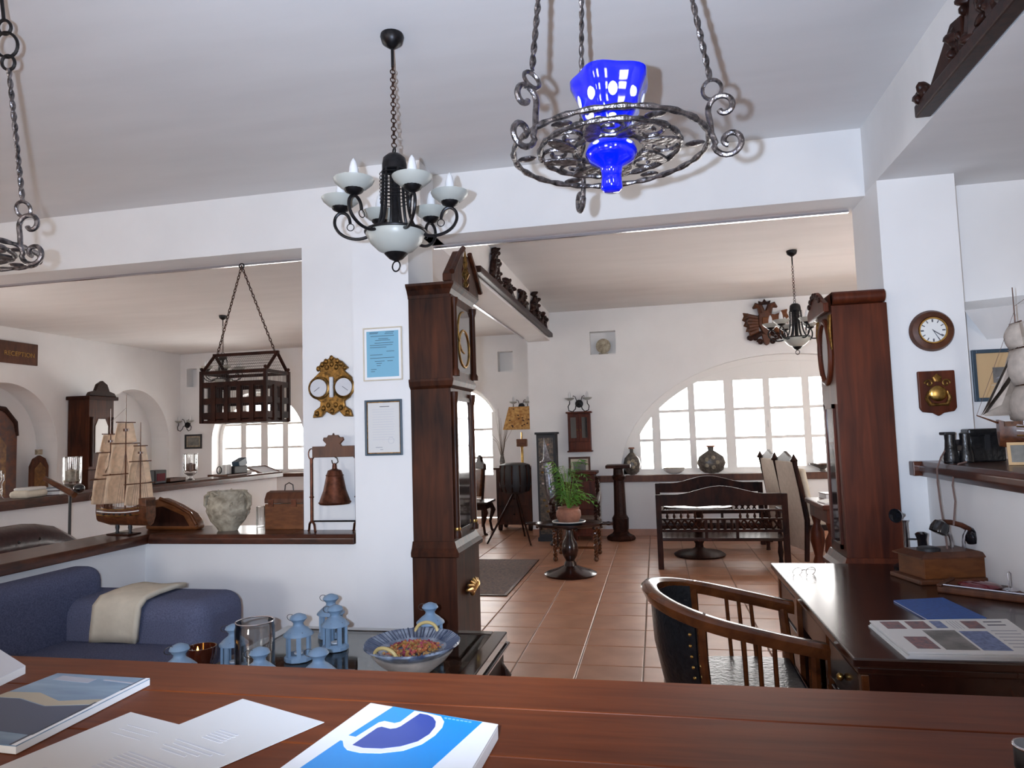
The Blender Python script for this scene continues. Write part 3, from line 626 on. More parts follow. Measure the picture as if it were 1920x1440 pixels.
# ================================================================ hanging lamps
def chandelier(label, loc, rz):
    t = thing('chandelier', label, 'chandelier', loc, rz, 'six-arm candle chandeliers')
    B().lathe([(.052, 0), (.054, -.01), (.046, -.038), (.02, -.058), (.006, -.066)], n=20).build('ceiling_canopy', 'iron', t)
    B().cyl((0, 0, -.06), (0, 0, -.15), .007).build('rod', 'iron', t)
    z = -.155; k = 0
    while z > -.53:
        B().ring((0, 0, z), .011, .0028, (1, 0, 0) if k % 2 else (0, 1, 0), 12, 5, 1).build('chain_link', 'chainbrown', t); z -= .019; k += 1
    B().ring((0, 0, -.545), .018, .004, (0, 1, 0), 16, 6).build('top_ring', 'iron', t)
    B().lathe([(.004, -.555), (.03, -.56), (.050, -.578), (.055, -.605), (.055, -.635), (.046, -.64), (.046, -.61), (.002, -.60)], n=24).build('dome', 'iron', t)
    B().lathe([(.018, -.60), (.018, -.94), (.024, -.95)], n=12).build('stem', 'iron', t)
    for k in range(6):
        a = k*PI/3; u = Vector((math.cos(a), math.sin(a), 0))
        P = [(.052, -.63), (.054, -.70), (.058, -.78), (.066, -.84), (.085, -.89), (.12, -.925), (.165, -.938), (.215, -.93), (.255, -.905), (.275, -.87), (.272, -.835), (.25, -.815), (.225, -.82), (.21, -.84), (.205, -.865)]
        arm = B().tube([u*r + Vector((0, 0, z)) for r, z in P], .0072, 8, sm=3).build('arm', 'iron', t)
        B().ring(u*.204 + Vector((0, 0, -.882)), .016, .0022, (-u.y, u.x, 0), 14, 5).build('drop_ring', 'iron', arm)
        B().lathe([(.008, -.815), (.036, -.80), (.042, -.788), (.012, -.786)], u*.247, 16).build('cup', 'iron', t)
        B().lathe([(.030, -.795), (.055, -.782), (.078, -.762), (.085, -.748), (.081, -.747), (.06, -.772), (.02, -.784)], u*.247, 28).build('drip_plate', 'frost', t)
        B().lathe([(.011, -.785), (.020, -.77), (.0215, -.73), (.019, -.70), (.012, -.672), (.004, -.658), (.001, -.656)], u*.247, 14).build('candle_bulb', 'bulb', t)
    b = B()
    b.tube([(.066*math.cos(q*2*PI*.9), .066*math.sin(q*2*PI*.9), -.64-.0145*q) for q in [i/14 for i in range(14*10)]], .0022, 5); b.build('coil', 'iron', t)
    B().lathe([(.130, -.915), (.132, -.925), (.113, -.962), (.08, -.995), (.04, -1.013), (.002, -1.018), (.002, -1.013), (.075, -.988), (.124, -.928)], n=36).build('bowl', 'frost', t)
    B().ring((0, 0, -.915), .132, .0065, n=40, m=8).build('bowl_rim', 'iron', t)
    B().lathe([(.052, -1.012), (.03, -1.035), (.008, -1.045), (.001, -1.05)], n=18).build('finial', 'iron', t)
    B().ring((0, 0, -1.068), .023, .0035, (.5, -.86, 0), 20, 6).build('bottom_ring', 'iron', t)
    return t
ch = chandelier('black iron candle chandelier with frosted plates, nearest and largest, left of blue lamp', at(735, 66, Z=ZC), math.radians(-52))
copy_tree(ch, 'black iron candle chandelier hanging before the big arched window', at(1484, 470, Z=ZC), math.radians(-75))
copy_tree(ch, 'black iron chandelier mostly hidden behind the hanging birdcage', at(418, 592, Z=ZC), .2)

def iron_wheel(label, loc, rz):
    t = thing('wheel_lamp', label, 'hanging lamp', loc, rz, 'wrought iron wheel lamps')
    H = ZC - loc[2]
    B().ring((0, 0, 0), .283, .0085, n=72, m=8, tw=.25).build('outer_ring', 'forged', t)
    B().ring((0, 0, .004), .205, .0085, n=60, m=8, tw=.25).build('middle_ring', 'forged', t)
    B().ring((0, 0, .006), .105, .008, n=40, m=8, tw=.25).build('inner_ring', 'forged', t)
    for k in range(6):
        a = k*PI/3+.2; B().ball((math.cos(a)*.245, math.sin(a)*.245, 0), .03, 12, (1, .6, .22)).build('boss', 'forged', t, rot=(0, 0, 0))
    for k in range(8):
        a = k*PI/4+.1; u = Vector((math.cos(a), math.sin(a), 0)); v = Vector((-u.y, u.x, 0))
        s1 = spiral(u*.155+v*.02, u, v, .042, 1.1, 16, .012, 0)
        B().tube([p + Vector((0, 0, .004)) for p in s1], .0062, 6).build('scrollwork', 'forged', t)
        B().prism([(.062*math.cos(q), .024*math.sin(q)) for q in [i*PI/6 for i in range(12)]], u*.148 - v*.03 - Vector((0, 0, .004)), (u+v*.25).normalized(), (v-u*.25).normalized(), .008).build('iron_leaf', 'forged', t, bevel=.002)
    for k in range(3):
        a = k*2*PI/3; u = Vector((math.cos(a), math.sin(a), 0)); zz = Vector((0, 0, 1))
        P = list(reversed(spiral(u*.325+zz*.07, -u, zz, .042, .95, 18, .012, -.25)))      # upper curl
        P += [u*.288+zz*.035, u*.290+zz*.0, u*.300-zz*.03]
        P += spiral(u*.338-zz*.03, -u, -zz, .044, 1.15, 20, .010, .2)
        B().tube(P, .0085, 8).build('scroll_bracket', 'forged', t)
        tp = u*.17 + Vector((0, 0, H-.02)); bt = u*.295 + Vector((0, 0, .155))
        B().ring(u*.298 + Vector((0, 0, .125)), .026, .006, (-u.y, u.x, .3), 18, 6).build('link', 'forged', t)
        d = tp-bt; L = d.length; d.normalize(); e1, e2 = basis(d); rod_l = .48
        for s in (0, PI):                                                                 # twisted square rod: two strands
            B().tube([bt + d*(rod_l*i/90) + (e1*math.cos(i*.42+s)+e2*math.sin(i*.42+s))*.0042 for i in range(91)], .0052, 6).build('twisted_rod', 'forged', t)
        q = rod_l
        for R in (.024, .042, .024): q += R; B().ring(bt+d*q, R, .0055, (-u.y, u.x, .15), 24, 6).build('chain_ring', 'iron', t); q += R
        B().cyl(bt+d*q, tp, .006, n=8).build('upper_rod', 'iron', t)
    B().lathe([(.20, H-.001), (.20, H-.02), (.17, H-.03), (.02, H-.03)], n=32).build('ceiling_plate', 'iron', t)
    return t
wl = iron_wheel('wrought iron wheel lamp on twisted rods carrying the blue glass lamp', (-.096, 2.0, 2.325), math.radians(-9))
iron_wheel('wrought iron wheel lamp cut off by the left frame edge', (-2.39, 1.9, 2.2), math.radians(7))
def blue_lamp(loc):
    t = thing('blue_glass_lamp', 'cobalt blue glass oil lamp with scalloped rim set in the iron wheel', 'lamp', loc)
    def wob(k, a): return 1 + (.07*math.sin(5*a+.6) if k > 9 else 0)
    B().lathe([(.001, -.135), (.022, -.134), (.032, -.125), (.029, -.09), (.032, -.062), (.062, -.045), (.076, -.022), (.072, .0), (.048, .018), (.05, .05), (.074, .085), (.086, .11), (.088, .13), (.098, .155), (.112, .185), (.114, .205), (.102, .212), (.09, .20), (.06, .17), (.001, .165)], n=48, wob=wob).build('glass_body', 'blueglass', t, smooth=60)
    for k in range(9):
        a = k*2*PI/9+.25; u = Vector((math.cos(a), math.sin(a), 0))
        B().ball((0, 0, 0), .017, 12, (.22, .8, 1.15)).build('white_spot', 'white', t, loc=u*.0935+Vector((0, 0, .132)), rot=(0, .25, a))
        B().ball((0, 0, 0), .010, 10, (.22, 1.2, .7)).build('white_spot', 'white', t, loc=u*.064+Vector((0, 0, .068)), rot=(0, .3, a))
        if k % 2: B().ball((0, 0, 0), .010, 10, (.22, 1.2, .6)).build('white_spot', 'white', t, loc=u*.074+Vector((0, 0, -.008)), rot=(0, -.2, a))
    return t
blue_lamp((-.09, 1.995, 2.335)).rotation_euler = (0, .03, .4)

# ================================================================ hanging birdcage
px = at(498, 780, Y=4.62); pl = at(378, 780, Y=4.62); pb_ = at(541, 780, X=px.x)
cl, cw = px.x-pl.x, min(.42, pb_.y-4.62); z0 = at(498, 790, Y=4.62).z; z1 = at(498, 690, Y=4.62).z; zr = at(520, 660, Y=4.62+cw/2).z
bc = thing('birdcage', 'dark wooden house-shaped birdcage with wire sides hanging on two chains', 'birdcage', (px.x-cl/2, 4.62+cw/2, z0))
hh = z1-z0; hr = zr-z0; hx_, hy_ = cl/2, cw/2
B().span((-hx_, -hy_, 0), (hx_, hy_, .022)).build('floor_board', 'darkwood', bc, smooth=0)
for x_ in (-hx_, hx_):
    for y_ in (-hy_, hy_):
        po = B().box((x_, y_, hh/2), (.026, .026, hh)).build('corner_post', 'darkwood', bc, smooth=0, bevel=.003); B().ball((x_, y_, hh+.014), .014, 8).build('knob', 'darkwood', po)
def rail(a, b_, hz, d=.02): return B().span((min(a[0], b_[0])-.008, min(a[1], b_[1])-.008, hz), (max(a[0], b_[0])+.008, max(a[1], b_[1])+.008, hz+d)).build('rail', 'darkwood', bc, smooth=0)
cs = [(-hx_, -hy_), (hx_, -hy_), (hx_, hy_), (-hx_, hy_)]
for i in range(4):
    for hz, d in ((.03, .05), (hh*.36, .045), (hh*.68, .04), (hh*.93, .025)): rail(cs[i], cs[(i+1) % 4], hz, d)
    a, b_ = Vector((*cs[i], 0)), Vector((*cs[(i+1) % 4], 0)); nn = 4 if i % 2 == 0 else 2
    for k in range(1, nn+1): c = a.lerp(b_, k/(nn+1)); B().box((c.x, c.y, hh*.37), (.034, .034, hh*.68)).build('slat', 'darkwood', bc, smooth=0)
    b = B(); L = (b_-a).length; m = int(L/.014)
    for k in range(1, m): c = a.lerp(b_, k/m); b.cyl((c.x, c.y, .03), (c.x, c.y, hh*.95), .0011, n=4)
    b.build('wire_mesh', 'wire', bc)['kind'] = 'stuff'
for s in (-1, 1):
    for x_ in (-hx_, hx_): B().tube([(x_, s*hy_, hh*.95), (x_, 0, hr)], .013, 6).build('rafter', 'darkwood', bc)
    b = B(); m = int(cl/.016)
    for k in range(1, m): x_ = -hx_+cl*k/m; b.cyl((x_, s*hy_, hh*.95), (x_, 0, hr), .001, n=4)
    for k in range(1, 7): q = k/7; b.cyl((-hx_, s*hy_*(1-q), hh*.95+(hr-hh*.95)*q), (hx_, s*hy_*(1-q), hh*.95+(hr-hh*.95)*q), .001, n=4)
    b.build('roof_wire', 'wire', bc)['kind'] = 'stuff'
B().box((0, 0, hr), (cl+.03, .024, .024)).build('ridge', 'darkwood', bc, smooth=0, bevel=.003)
hook = Vector((-3.085-bc.location.x, 4.74-bc.location.y, 2.87-bc.location.z)); B().ring(hook, .02, .005, (0, 1, 0), 16, 6).build('hook', 'iron', bc)
for s in (-1, 1):
    a = Vector((s*hx_*.92, 0, hr+.01)); m = int((hook-a).length/.026); d = (hook-a).normalized(); e1, e2 = basis(d)
    for k in range(m):
        c = a.lerp(hook, (k+.5)/m); ax = e1 if k % 2 else e2; ot = d.cross(ax)
        B().tube([c + d*.0165*math.cos(q) + ot*.008*math.sin(q) for q in [i*2*PI/12 for i in range(12)]], .0034, 5, True).build('chain_link', 'chainbrown', bc)

# ================================================================ longcase clocks
def longcase(name, label, loc, rz, W_, D_, z, m, style):
    """local: width along x, front at -y, base at z=0; z = (base top, waist top, hood top)"""
    t = thing(name, label, 'clock', loc, rz, None); zb, zw, zh = z; w, d = W_/2, D_/2
    B().span((-w, -d, .06), (w, d, zb-.05)).build('base', m, t, smooth=0, bevel=.004)
    B().span((-w-.012, -d-.012, 0), (w+.012, d, .06)).build('plinth', m, t, smooth=0, bevel=.006)
    b = B(); prof = [(0, 0), (.022, .01), (.024, .035), (.005, .06), (-.012, .10)]
    rs = []
    for o_, h_ in prof: rs.append([(-w-o_, -d-o_, zb-.055+h_), (w+o_, -d-o_, zb-.055+h_), (w+o_, d, zb-.055+h_), (-w-o_, d, zb-.055+h_)])
    b.rings(rs).build('base_moulding', m, t, smooth=0)
    ww, wd = w-.025, d-.02
    B().span((-ww, -wd, zb+.03), (ww, d, zw)).build('waist', m, t, smooth=0, bevel=.004)
    for s in (-1, 1) if not style else ():
        c = B().lathe([(.028, zb+.06), (.03, zb+.09), (.02, zb+.11), (.019, zw-.13), (.024, zw-.11), (.030, zw-.07), (.03, zw-.05)], (s*(ww-.045), -wd-.01, 0), 14).build('waist_column', m, t)
        B().lathe([(.022, zb+.105), (.024, zb+.115), (.022, zb+.125)], (s*(ww-.045), -wd-.01, 0), 14).build('brass_collar', 'brass', c)
    zg = zw if not style else 1.70
    B().span((-ww+.09, -wd-.006, zb+.10), (ww-.09, -wd+.002, zg-.10)).build('waist_glass', 'clockglass', t, smooth=0)
    b = B(); b.span((-ww+.07, -wd-.012, zb+.08), (-ww+.095, -wd, zg-.08)).span((ww-.095, -wd-.012, zb+.08), (ww-.07, -wd, zg-.08)).span((-ww+.07, -wd-.012, zb+.08), (ww-.07, -wd, zb+.105)).span((-ww+.07, -wd-.012, zg-.105), (ww-.07, -wd, zg-.08))
    b.build('waist_door', m, t, smooth=0)
    return t, w, d, ww, wd
# near longcase clock by the column (faces right)
cy0 = 4.2; yw_ = .56
t, w, d, ww, wd = longcase('longcase_clock', 'tall dark oak longcase clock beside the white column with framed certificates', (-1.395, cy0+yw_/2, 0), PI/2, yw_, .29, (.80, 1.84, 2.49), 'clockwood', 0)
zw, zh = 1.84, 2.49
b = B(); b.rings([[(-ww-o_, -wd-o_, zw+h_), (ww+o_, -wd-o_, zw+h_), (ww+o_, d, zw+h_), (-ww-o_, d, zw+h_)] for o_, h_ in ((-.002, -.03), (.02, -.01), (.03, .02), (.03, .035))]); b.build('hood_seat', 'clockwood', t, smooth=0)
B().span((-w+.015, -d, zw+.035), (w-.015, d, zh-.07)).build('hood', 'clockwood', t, smooth=0, bevel=.003)
b = B(); b.rings([[(-w-o_, -d-o_, zh-.09+h_), (w+o_, -d-o_, zh-.09+h_), (w+o_, d, zh-.09+h_), (-w-o_, d, zh-.09+h_)] for o_, h_ in ((-.01, 0), (-.005, .02), (.012, .05), (.035, .075), (.038, .09))]); b.build('cornice', 'clockwood', t, smooth=0)
for s in (-1, 1): B().lathe([(.026, zw+.05), (.026, zw+.08), (.016, zw+.10), (.015, zh-.15), (.024, zh-.12), (.026, zh-.09)], (s*(w-.05), -d-.012, 0), 14).build('hood_column', 'clockwood', t)
B().span((-w+.10, -d-.006, zw+.09), (w-.10, -d+.001, zh-.13)).build('dial_glass', 'clockglass', t, smooth=0)
B().ring((0, 0, 0), .125, .007, n=36, m=6).build('dial_ring', 'brass', t, loc=(0, -d-.008, zw+.25), rot=(PI/2, 0, 0))
B().ring((0, 0, 0), .14, .006, (0, 0, 1), 24, 6, 1, 0, PI).build('dial_arch', 'brass', t, loc=(0, -d-.008, zw+.36), rot=(PI/2, 0, 0))
for s in (-1, 1):                                             # broken pediment
    B().prism([(s*.34, 0), (s*.34, .045), (s*.10, .25), (s*.05, .25), (s*.06, .17), (s*.09, .12), (s*.08, 0)], (0, -d+.03, zh), (1, 0, 0), (0, 0, 1), .06).build('pediment', 'clockwood', t, smooth=0, bevel=.004)
    B().tube([(s*.36, -d-.04, zh+.05), (s*.20, -d-.04, zh+.19), (s*.08, -d-.04, zh+.27)], .018, 8).build('pediment_moulding', 'clockwood', t)
B().lathe([(.012, 0), (.022, .02), (.01, .05), (.03, .09), (.012, .13), (.018, .16), (.002, .26)], (0, -d-.03, zh+.02), 12).build('brass_finial', 'gilt', t)
b = B(); o = Vector((0, -d-.022, .47))
for k in range(7):                                            # shell mount on the base
    a = -1.1+k*.37; b.tube([o, o+Vector((math.sin(a)*.09, -.014, .02+math.cos(a)*.05)), o+Vector((math.sin(a)*.17, -.003, .01+math.cos(a)*.085))], [.009, .018, .007], 8)
b.ball(o, .018, 10); b.build('shell_mount', 'brass', t)['kind'] = 'stuff'
# right longcase clock (faces left)
t, w, d, ww, wd = longcase('longcase_clock', 'reddish mahogany longcase clock with oval glass at right, behind the desk', (1.145, 4.15+.2, 0), -PI/2, .40, .31, (.72, 2.18, 2.2), 'redwood', 1)
b = B(); b.tube([(-w-.0, d-.02, 2.215), (-w-.0, -d+.02, 2.215)], .036, 12); b.tube([(w+.0, d-.02, 2.215), (w+.0, -d+.02, 2.215)], .036, 12); b.span((-w, -d+.02, 2.18), (w, d-.02, 2.25)); b.build('top_roll', 'redwood', t)
P = [(-w-.01, 0), (-w-.01, .05), (-.12, .09), (-.05, .13), (0, .15), (.05, .13), (.12, .09), (w+.01, .05), (w+.01, 0)]
B().prism(P, (0, -d+.0, 2.14), (1, 0, 0), (0, 0, 1), .03).build('crest', 'redwood', t, smooth=0, bevel=.006)
for k in range(7): B().ball((-.13+k*.043, -d-.035, 2.22+.05*math.cos((k-3)*.5)), .018, 8, (1, .6, 1)).build('crest_carving', 'carved', t)
b = B(); b.ring((0, 0, 0), .125, .018, (0, 1, 0), 36, 8, 1.45); b.build('oval_frame', 'redwood', t, loc=(0, -wd-.005, 1.93))
B().prism([(.115*math.cos(q), .17*math.sin(q)) for q in [i*2*PI/28 for i in range(28)]], (0, -wd-.002, 1.93), (1, 0, 0), (0, 0, 1), .006).build('dial_glass', 'clockglass', t, smooth=0)
for s in (-1, 1):
    b = B()
    for k in range(5): b.tube([(s*(ww-.03)+(k-2)*.009, -wd-.006, 2.13), (s*(ww-.03)+(k-2)*.007, -wd-.012, 2.05), (s*(ww-.03)+(k-2)*.003, -wd-.005, 1.93)], [.005, .007, .003], 6)
    b.build('gilt_mount', 'gilt', t)['kind'] = 'stuff'

# ================================================================ on the column wall
p = at(624, 727, Y=4.49)
t = thing('barometer', 'ornate gilt double-dial barometer with thermometer on the column wall', 'barometer', (p.x, 4.508, p.z))
b = B(); q = .0036
OUT = [(-44, -5), (-40, 20), (-25, 33), (-34, 38), (-28, 44), (-20, 52), (-10, 56), (0, 62), (10, 56), (20, 52), (28, 44), (34, 38), (25, 33), (40, 20), (44, -5), (36, -20), (25, -27), (26, -36), (38, -44), (42, -58), (24, -57), (14, -46), (0, -54), (-14, -46), (-24, -57), (-42, -58), (-38, -44), (-26, -36), (-25, -27), (-36, -20)]
B().prism([(x*q, y*q) for x, y in OUT], (0, -.002, 0), (1, 0, 0), (0, 0, 1), .03).build('backplate', 'gilt', t, smooth=0, bevel=.006)
for i, (x, y) in enumerate(((-20, 46), (-12, 52), (0, 58), (12, 52), (20, 46), (-28, 38), (28, 38), (-10, 40), (10, 40), (0, 46), (-32, -50), (32, -50), (-18, -40), (18, -40), (0, -46), (-8, -34), (8, -34), (-43, 0))):
    B().ball((x*q, -.035, y*q), .017, 8, (1, .7, 1.2)).build('leaf_ornament', 'gilt', t)
for s in (-1, 1):
    o_ = B().lathe([(.078, 0), (.081, .012), (.070, .018), (.064, .01)], n=30).build('dial_bezel', 'gilt', t, loc=(s*.095, -.03, 0), rot=(PI/2, 0, 0))
    B().lathe([(.062, .010), (.062, .0195)], n=30).build('dial_face', 'pagegrey', o_)
    B().box((.012*s, -.010, .0205), (.05, .003, .002), (0, 0, -.6*s)).build('dial_hand', 'ink', o_)
B().span((-.014, -.05, -.07), (.014, -.03, .075)).build('thermometer_plate', 'pagegrey', t, smooth=0, bevel=.006); B().cyl((0, -.053, -.055), (0, -.053, .06), .003, n=6).build('thermometer_tube', 'white', t)
def framed(name, label, cat, px0, py0, px1, py1, Y, fm, fw, mm, group=None, mat_w=0, mm2='white', depth=.018):
    a = at(px0, py0, Y=Y); c = at(px1, py1, Y=Y); w_, h_ = abs(c.x-a.x), abs(a.z-c.z); t = thing(name, label, cat, ((a.x+c.x)/2, Y, (a.z+c.z)/2), 0, group)
    f_ = fw
    for s in (-1, 1):
        B().span((s*w_/2, -depth, -h_/2), (s*(w_/2-f_), 0, h_/2)).build('frame_side', fm, t, smooth=0, bevel=.003)
        B().span((-w_/2+f_, -depth, s*h_/2), (w_/2-f_, 0, s*(h_/2-f_))).build('frame_side', fm, t, smooth=0, bevel=.003)
    B().span((-w_/2+f_, -.006, -h_/2+f_), (w_/2-f_, -.001, h_/2-f_)).build('mount' if mat_w else 'print', mm2 if mat_w else mm, t, smooth=0)
    if mat_w: B().span((-w_/2+f_+mat_w, -.0075, -h_/2+f_+mat_w), (w_/2-f_-mat_w, -.005, h_/2-f_-mat_w)).build('print', mm, t, smooth=0)
    return t, w_, h_
def lines(t, w_, h_, rows, m, y=-.0085, seed=1, name='text_line', hgt=.004):
    r = random.Random(seed)
    for z, l, rr in rows: B().span((l*w_, y-.0006, z*h_), (rr*w_, y, z*h_+hgt)).build(name, m, t, smooth=0)
t, w_, h_ = framed('certificate', 'light blue typed certificate in a pale frame on the column', 'certificate', 681, 616, 756, 712, 4.228, 'cream', .009, 'bluedoc', mat_w=.016, mm2='white', depth=.012)
lines(t, w_, h_, [(.40, -.33, -.1), (.38, -.33, -.12), (.40, .08, .3), (.37, .06, .28), (.33, -.3, .3), (.28, -.1, .15), (.25, -.18, .2), (.20, -.2, .28), (.16, -.32, .26), (.12, -.32, .1), (.04, .1, .3), (-.02, -.32, 0), (-.08, -.32, .3), (-.14, -.2, .05), (-.14, .12, .26), (-.18, -.16, -.02), (-.22, -.15, -.05), (-.29, -.3, -.16), (-.33, -.3, -.2)], 'slate', seed=2, hgt=.003)
t, w_, h_ = framed('certificate', 'white typed document in a dark green and gilt frame on the column', 'certificate', 685, 751, 756, 853, 4.228, 'slate', .013, 'paper', mat_w=.006, mm2='gilt')
lines(t, w_, h_, [(.37, -.1, .16)], 'ink', seed=2, hgt=.004)
lines(t, w_, h_, [(.32-.045*i, -.30, .30-.02*(i % 3)) for i in range(13)], 'pagegrey', seed=2, hgt=.004); lines(t, w_, h_, [(-.36, -.22, -.04), (-.40, -.1, -.02)], 'inkgrey', hgt=.004)
B().ring((.05, -.009, -.085), .02, .0012, (0, 1, 0), 18, 4).build('stamp', 'pagegrey', t)

# ================================================================ things on the low wall's ledge
# bell on its stand
p = at(585, 985, Y=4.385); pr_ = at(585, 842, Y=4.385); bx0 = p.x; bxr = bx0+.33; zt_ = pr_.z
t = thing('bell_stand', 'slim copper-coloured iron stand with a carved wooden crossboard', 'bell stand', (bx0, 4.385, LZ))
Hs = zt_-LZ
for x_ in (0, .33):
    po = B().cyl((x_, 0, .07), (x_, 0, Hs-.06), .011, n=10).build('post', 'bronze', t)
    B().ring((x_, 0, Hs-.035), .022, .004, (0, 1, 0), 20, 6, 1.7).build('loop', 'bronze', po); B().ring((x_, 0, Hs*.42), .012, .005, n=14, m=6).build('collar', 'bronze', po)
    for s in (-1, 1): B().tube([(x_, 0, .08), (x_+s*.028, -.02*s, .055), (x_+s*.038, -.03*s, .012), (x_+s*.045, -.035*s, .006)], .008, 8).build('foot', 'bronze', po)
B().cyl((0, 0, .075), (.33, 0, .075), .006, n=8).build('stretcher', 'iron', t)
ztop = at(625, 857, Y=4.385).z-LZ+.095
B().prism([(.01, 0), (.32, 0), (.32, .075), (.225, .075), (.215, .09), (.24, .115), (.235, .135), (.21, .135), (.20, .15), (.17, .15), (.165, .165), (.16, .15), (.13, .15), (.12, .135), (.095, .135), (.09, .115), (.115, .09), (.105, .075), (.01, .075)], (0, .012, ztop-.095), (1, 0, 0), (0, 0, 1), .022).build('crossboard', 'walnut', t, smooth=0, bevel=.003)
bp = at(628, 945, Y=4.385); zb_ = bp.z-LZ; tb2 = at(628, 868, Y=4.385).z-LZ; rb = (at(656, 940, Y=4.385).x-at(602, 940, Y=4.385).x)/2
bl = thing('bell', 'dark bronze bell hanging on an iron hook from the carved crossboard', 'bell', (bp.x, 4.385, LZ))
hb = tb2-zb_
B().lathe([(rb*.96, zb_), (rb, zb_+.008), (rb*.93, zb_+hb*.12), (rb*.72, zb_+hb*.34), (rb*.58, zb_+hb*.6), (rb*.52, zb_+hb*.72), (rb*.42, zb_+hb*.82), (rb*.16, zb_+hb*.86), (rb*.13, zb_+hb*.98), (.002, zb_+hb)], n=28).build('bell_body', 'bronze', bl)
B().ring((0, 0, zb_+.012), rb*.985, .006, n=30, m=6).build('bell_lip', 'bronze', bl); B().ring((0, 0, zb_+hb*.70), rb*.54, .004, n=28, m=6).build('bell_band', 'bronze', bl)
zc_ = ztop-.095; 
B().tube([(-.02, 0, zb_+hb+.02), (-.016, 0, zb_+hb), (.004, 0, zb_+hb-.012), (.026, 0, zb_+hb+.006), (.02, 0, zb_+hb+.03), (0, 0, zb_+hb+.05), (-.012, 0, zb_+hb+.066), (0, 0, zc_+.003), (.014, 0, zc_-.006)], .004, 6).build('hook', 'wire', bl)
# lidded wooden box
a = at(495, 985, Y=4.52); c = at(567, 922, Y=4.52); bw_, bh_ = .30, c.z-LZ
t = thing('wooden_box', 'brown wooden case with domed lid and bail handle on the ledge', 'box', (-2.463-.152, 4.60, LZ))
B().span((-.15, -.075, 0), (.15, .075, bh_*.68)).build('case', 'caramel', t, smooth=0, bevel=.004)
B().prism([(-.077, 0), (.077, 0), (.077, .03), (.05, bh_*.28), (0, bh_*.32), (-.05, bh_*.28), (-.077, .03)], (-.152, 0, bh_*.70), (0, 1, 0), (0, 0, 1), .304).build('lid', 'walnut', t, smooth=0, bevel=.004)
B().tube([(-.035, 0, bh_), (-.03, 0, bh_+.045), (0, 0, bh_+.06), (.03, 0, bh_+.045), (.035, 0, bh_)], .004, 6).build('bail_handle', 'iron', t)
for x_ in (-.10, .08): B().box((x_, -.078, bh_*.70), (.04, .006, .05)).build('clasp', 'bronze', t, smooth=0)
# stoneware relief pot
p = at(428, 988, Y=4.5); pw = (at(466, 950, Y=4.5).x-at(391, 950, Y=4.5).x)/2; ph = at(428, 920, Y=4.5).z-LZ
t = thing('relief_pot', 'rough grey stoneware pot with twisted relief handles on the ledge', 'pot', (p.x, 4.5, LZ))
def pwob(k, a): return 1+.05*math.sin(7*a+k)+.03*math.sin(13*a-2*k)
B().lathe([(pw*.42, 0), (pw*.48, .02), (pw*.78, ph*.25), (pw*.94, ph*.5), (pw*.90, ph*.75), (pw*.80, ph*.9), (pw*.84, ph), (pw*.72, ph), (pw*.70, ph*.9), (.002, ph*.88)], n=40, sy=.8, wob=pwob).build('body', 'stone', t, smooth=50)
for s in (-1, 1): B().tube([(s*pw*.85, 0, ph*.95), (s*pw*1.08, -.01, ph*.85), (s*pw*1.1, -.01, ph*.65), (s*pw*.88, 0, ph*.5)], [.014, .018, .016, .01], 8).build('handle', 'stone', t)
b = B(); rnd = random.Random(4)
for k in range(34):
    a = rnd.uniform(0, 6.28); z_ = rnd.uniform(.25, .95)*ph; r_ = pw*.86; a2 = a+rnd.uniform(-.4, .4)
    b.tube([(math.cos(a)*r_, math.sin(a)*r_*.8, z_), (math.cos((a+a2)/2)*r_*1.05, math.sin((a+a2)/2)*r_*.84, z_+.02), (math.cos(a2)*r_, math.sin(a2)*r_*.8, z_+.01)], [.004, .012, .004], 6)
b.build('relief', 'stone', t)['kind'] = 'stuff'
p = at(489, 985, Y=4.66)
t = thing('glass_vase', 'slim clear glass cylinder vase between the stone pot and wooden box', 'vase', (p.x, 4.66, LZ)); B().lathe([(.03, 0), (.032, .01), (.032, .15), (.029, .15), (.029, .014), (.001, .012)], n=20).build('vessel', 'clearglass', t); B().ring((0, 0, .15), .031, .003, n=22, m=5).build('rim', 'clearglass', t)
# carved brown boat-shaped piece
p = at(318, 985, Y=4.5); 
t = thing('carved_boat', 'brown carved wooden piece with a hump-backed outline behind the model ship', 'carving', (p.x, 4.55, LZ))
L_ = at(368, 970, Y=4.5).x-at(270, 970, Y=4.5).x; hL = at(300, 935, Y=4.5).z-LZ
B().prism([(-L_*.5, .0), (L_*.5, .0), (L_*.5, .05), (L_*.38, hL*.5), (L_*.1, hL*.78), (-L_*.2, hL), (-L_*.5, hL*.9)], (0, .06, 0), (1, 0, 0), (0, 0, 1), .10).build('body', 'caramel', t, smooth=30, bevel=.02)
B().tube([(L_*.5, -.045, .04), (L_*.38, -.045, hL*.52), (L_*.1, -.045, hL*.8), (-L_*.2, -.045, hL*1.0)], .014, 8).build('moulding', 'chairwood', t)
B().prism([(-L_*.4, .03), (L_*.36, .03), (L_*.25, hL*.45), (-L_*.15, hL*.75), (-L_*.4, hL*.7)], (0, -.042, 0), (1, 0, 0), (0, 0, 1), .004).build('inset_panel', 'darkwood', t, smooth=0)

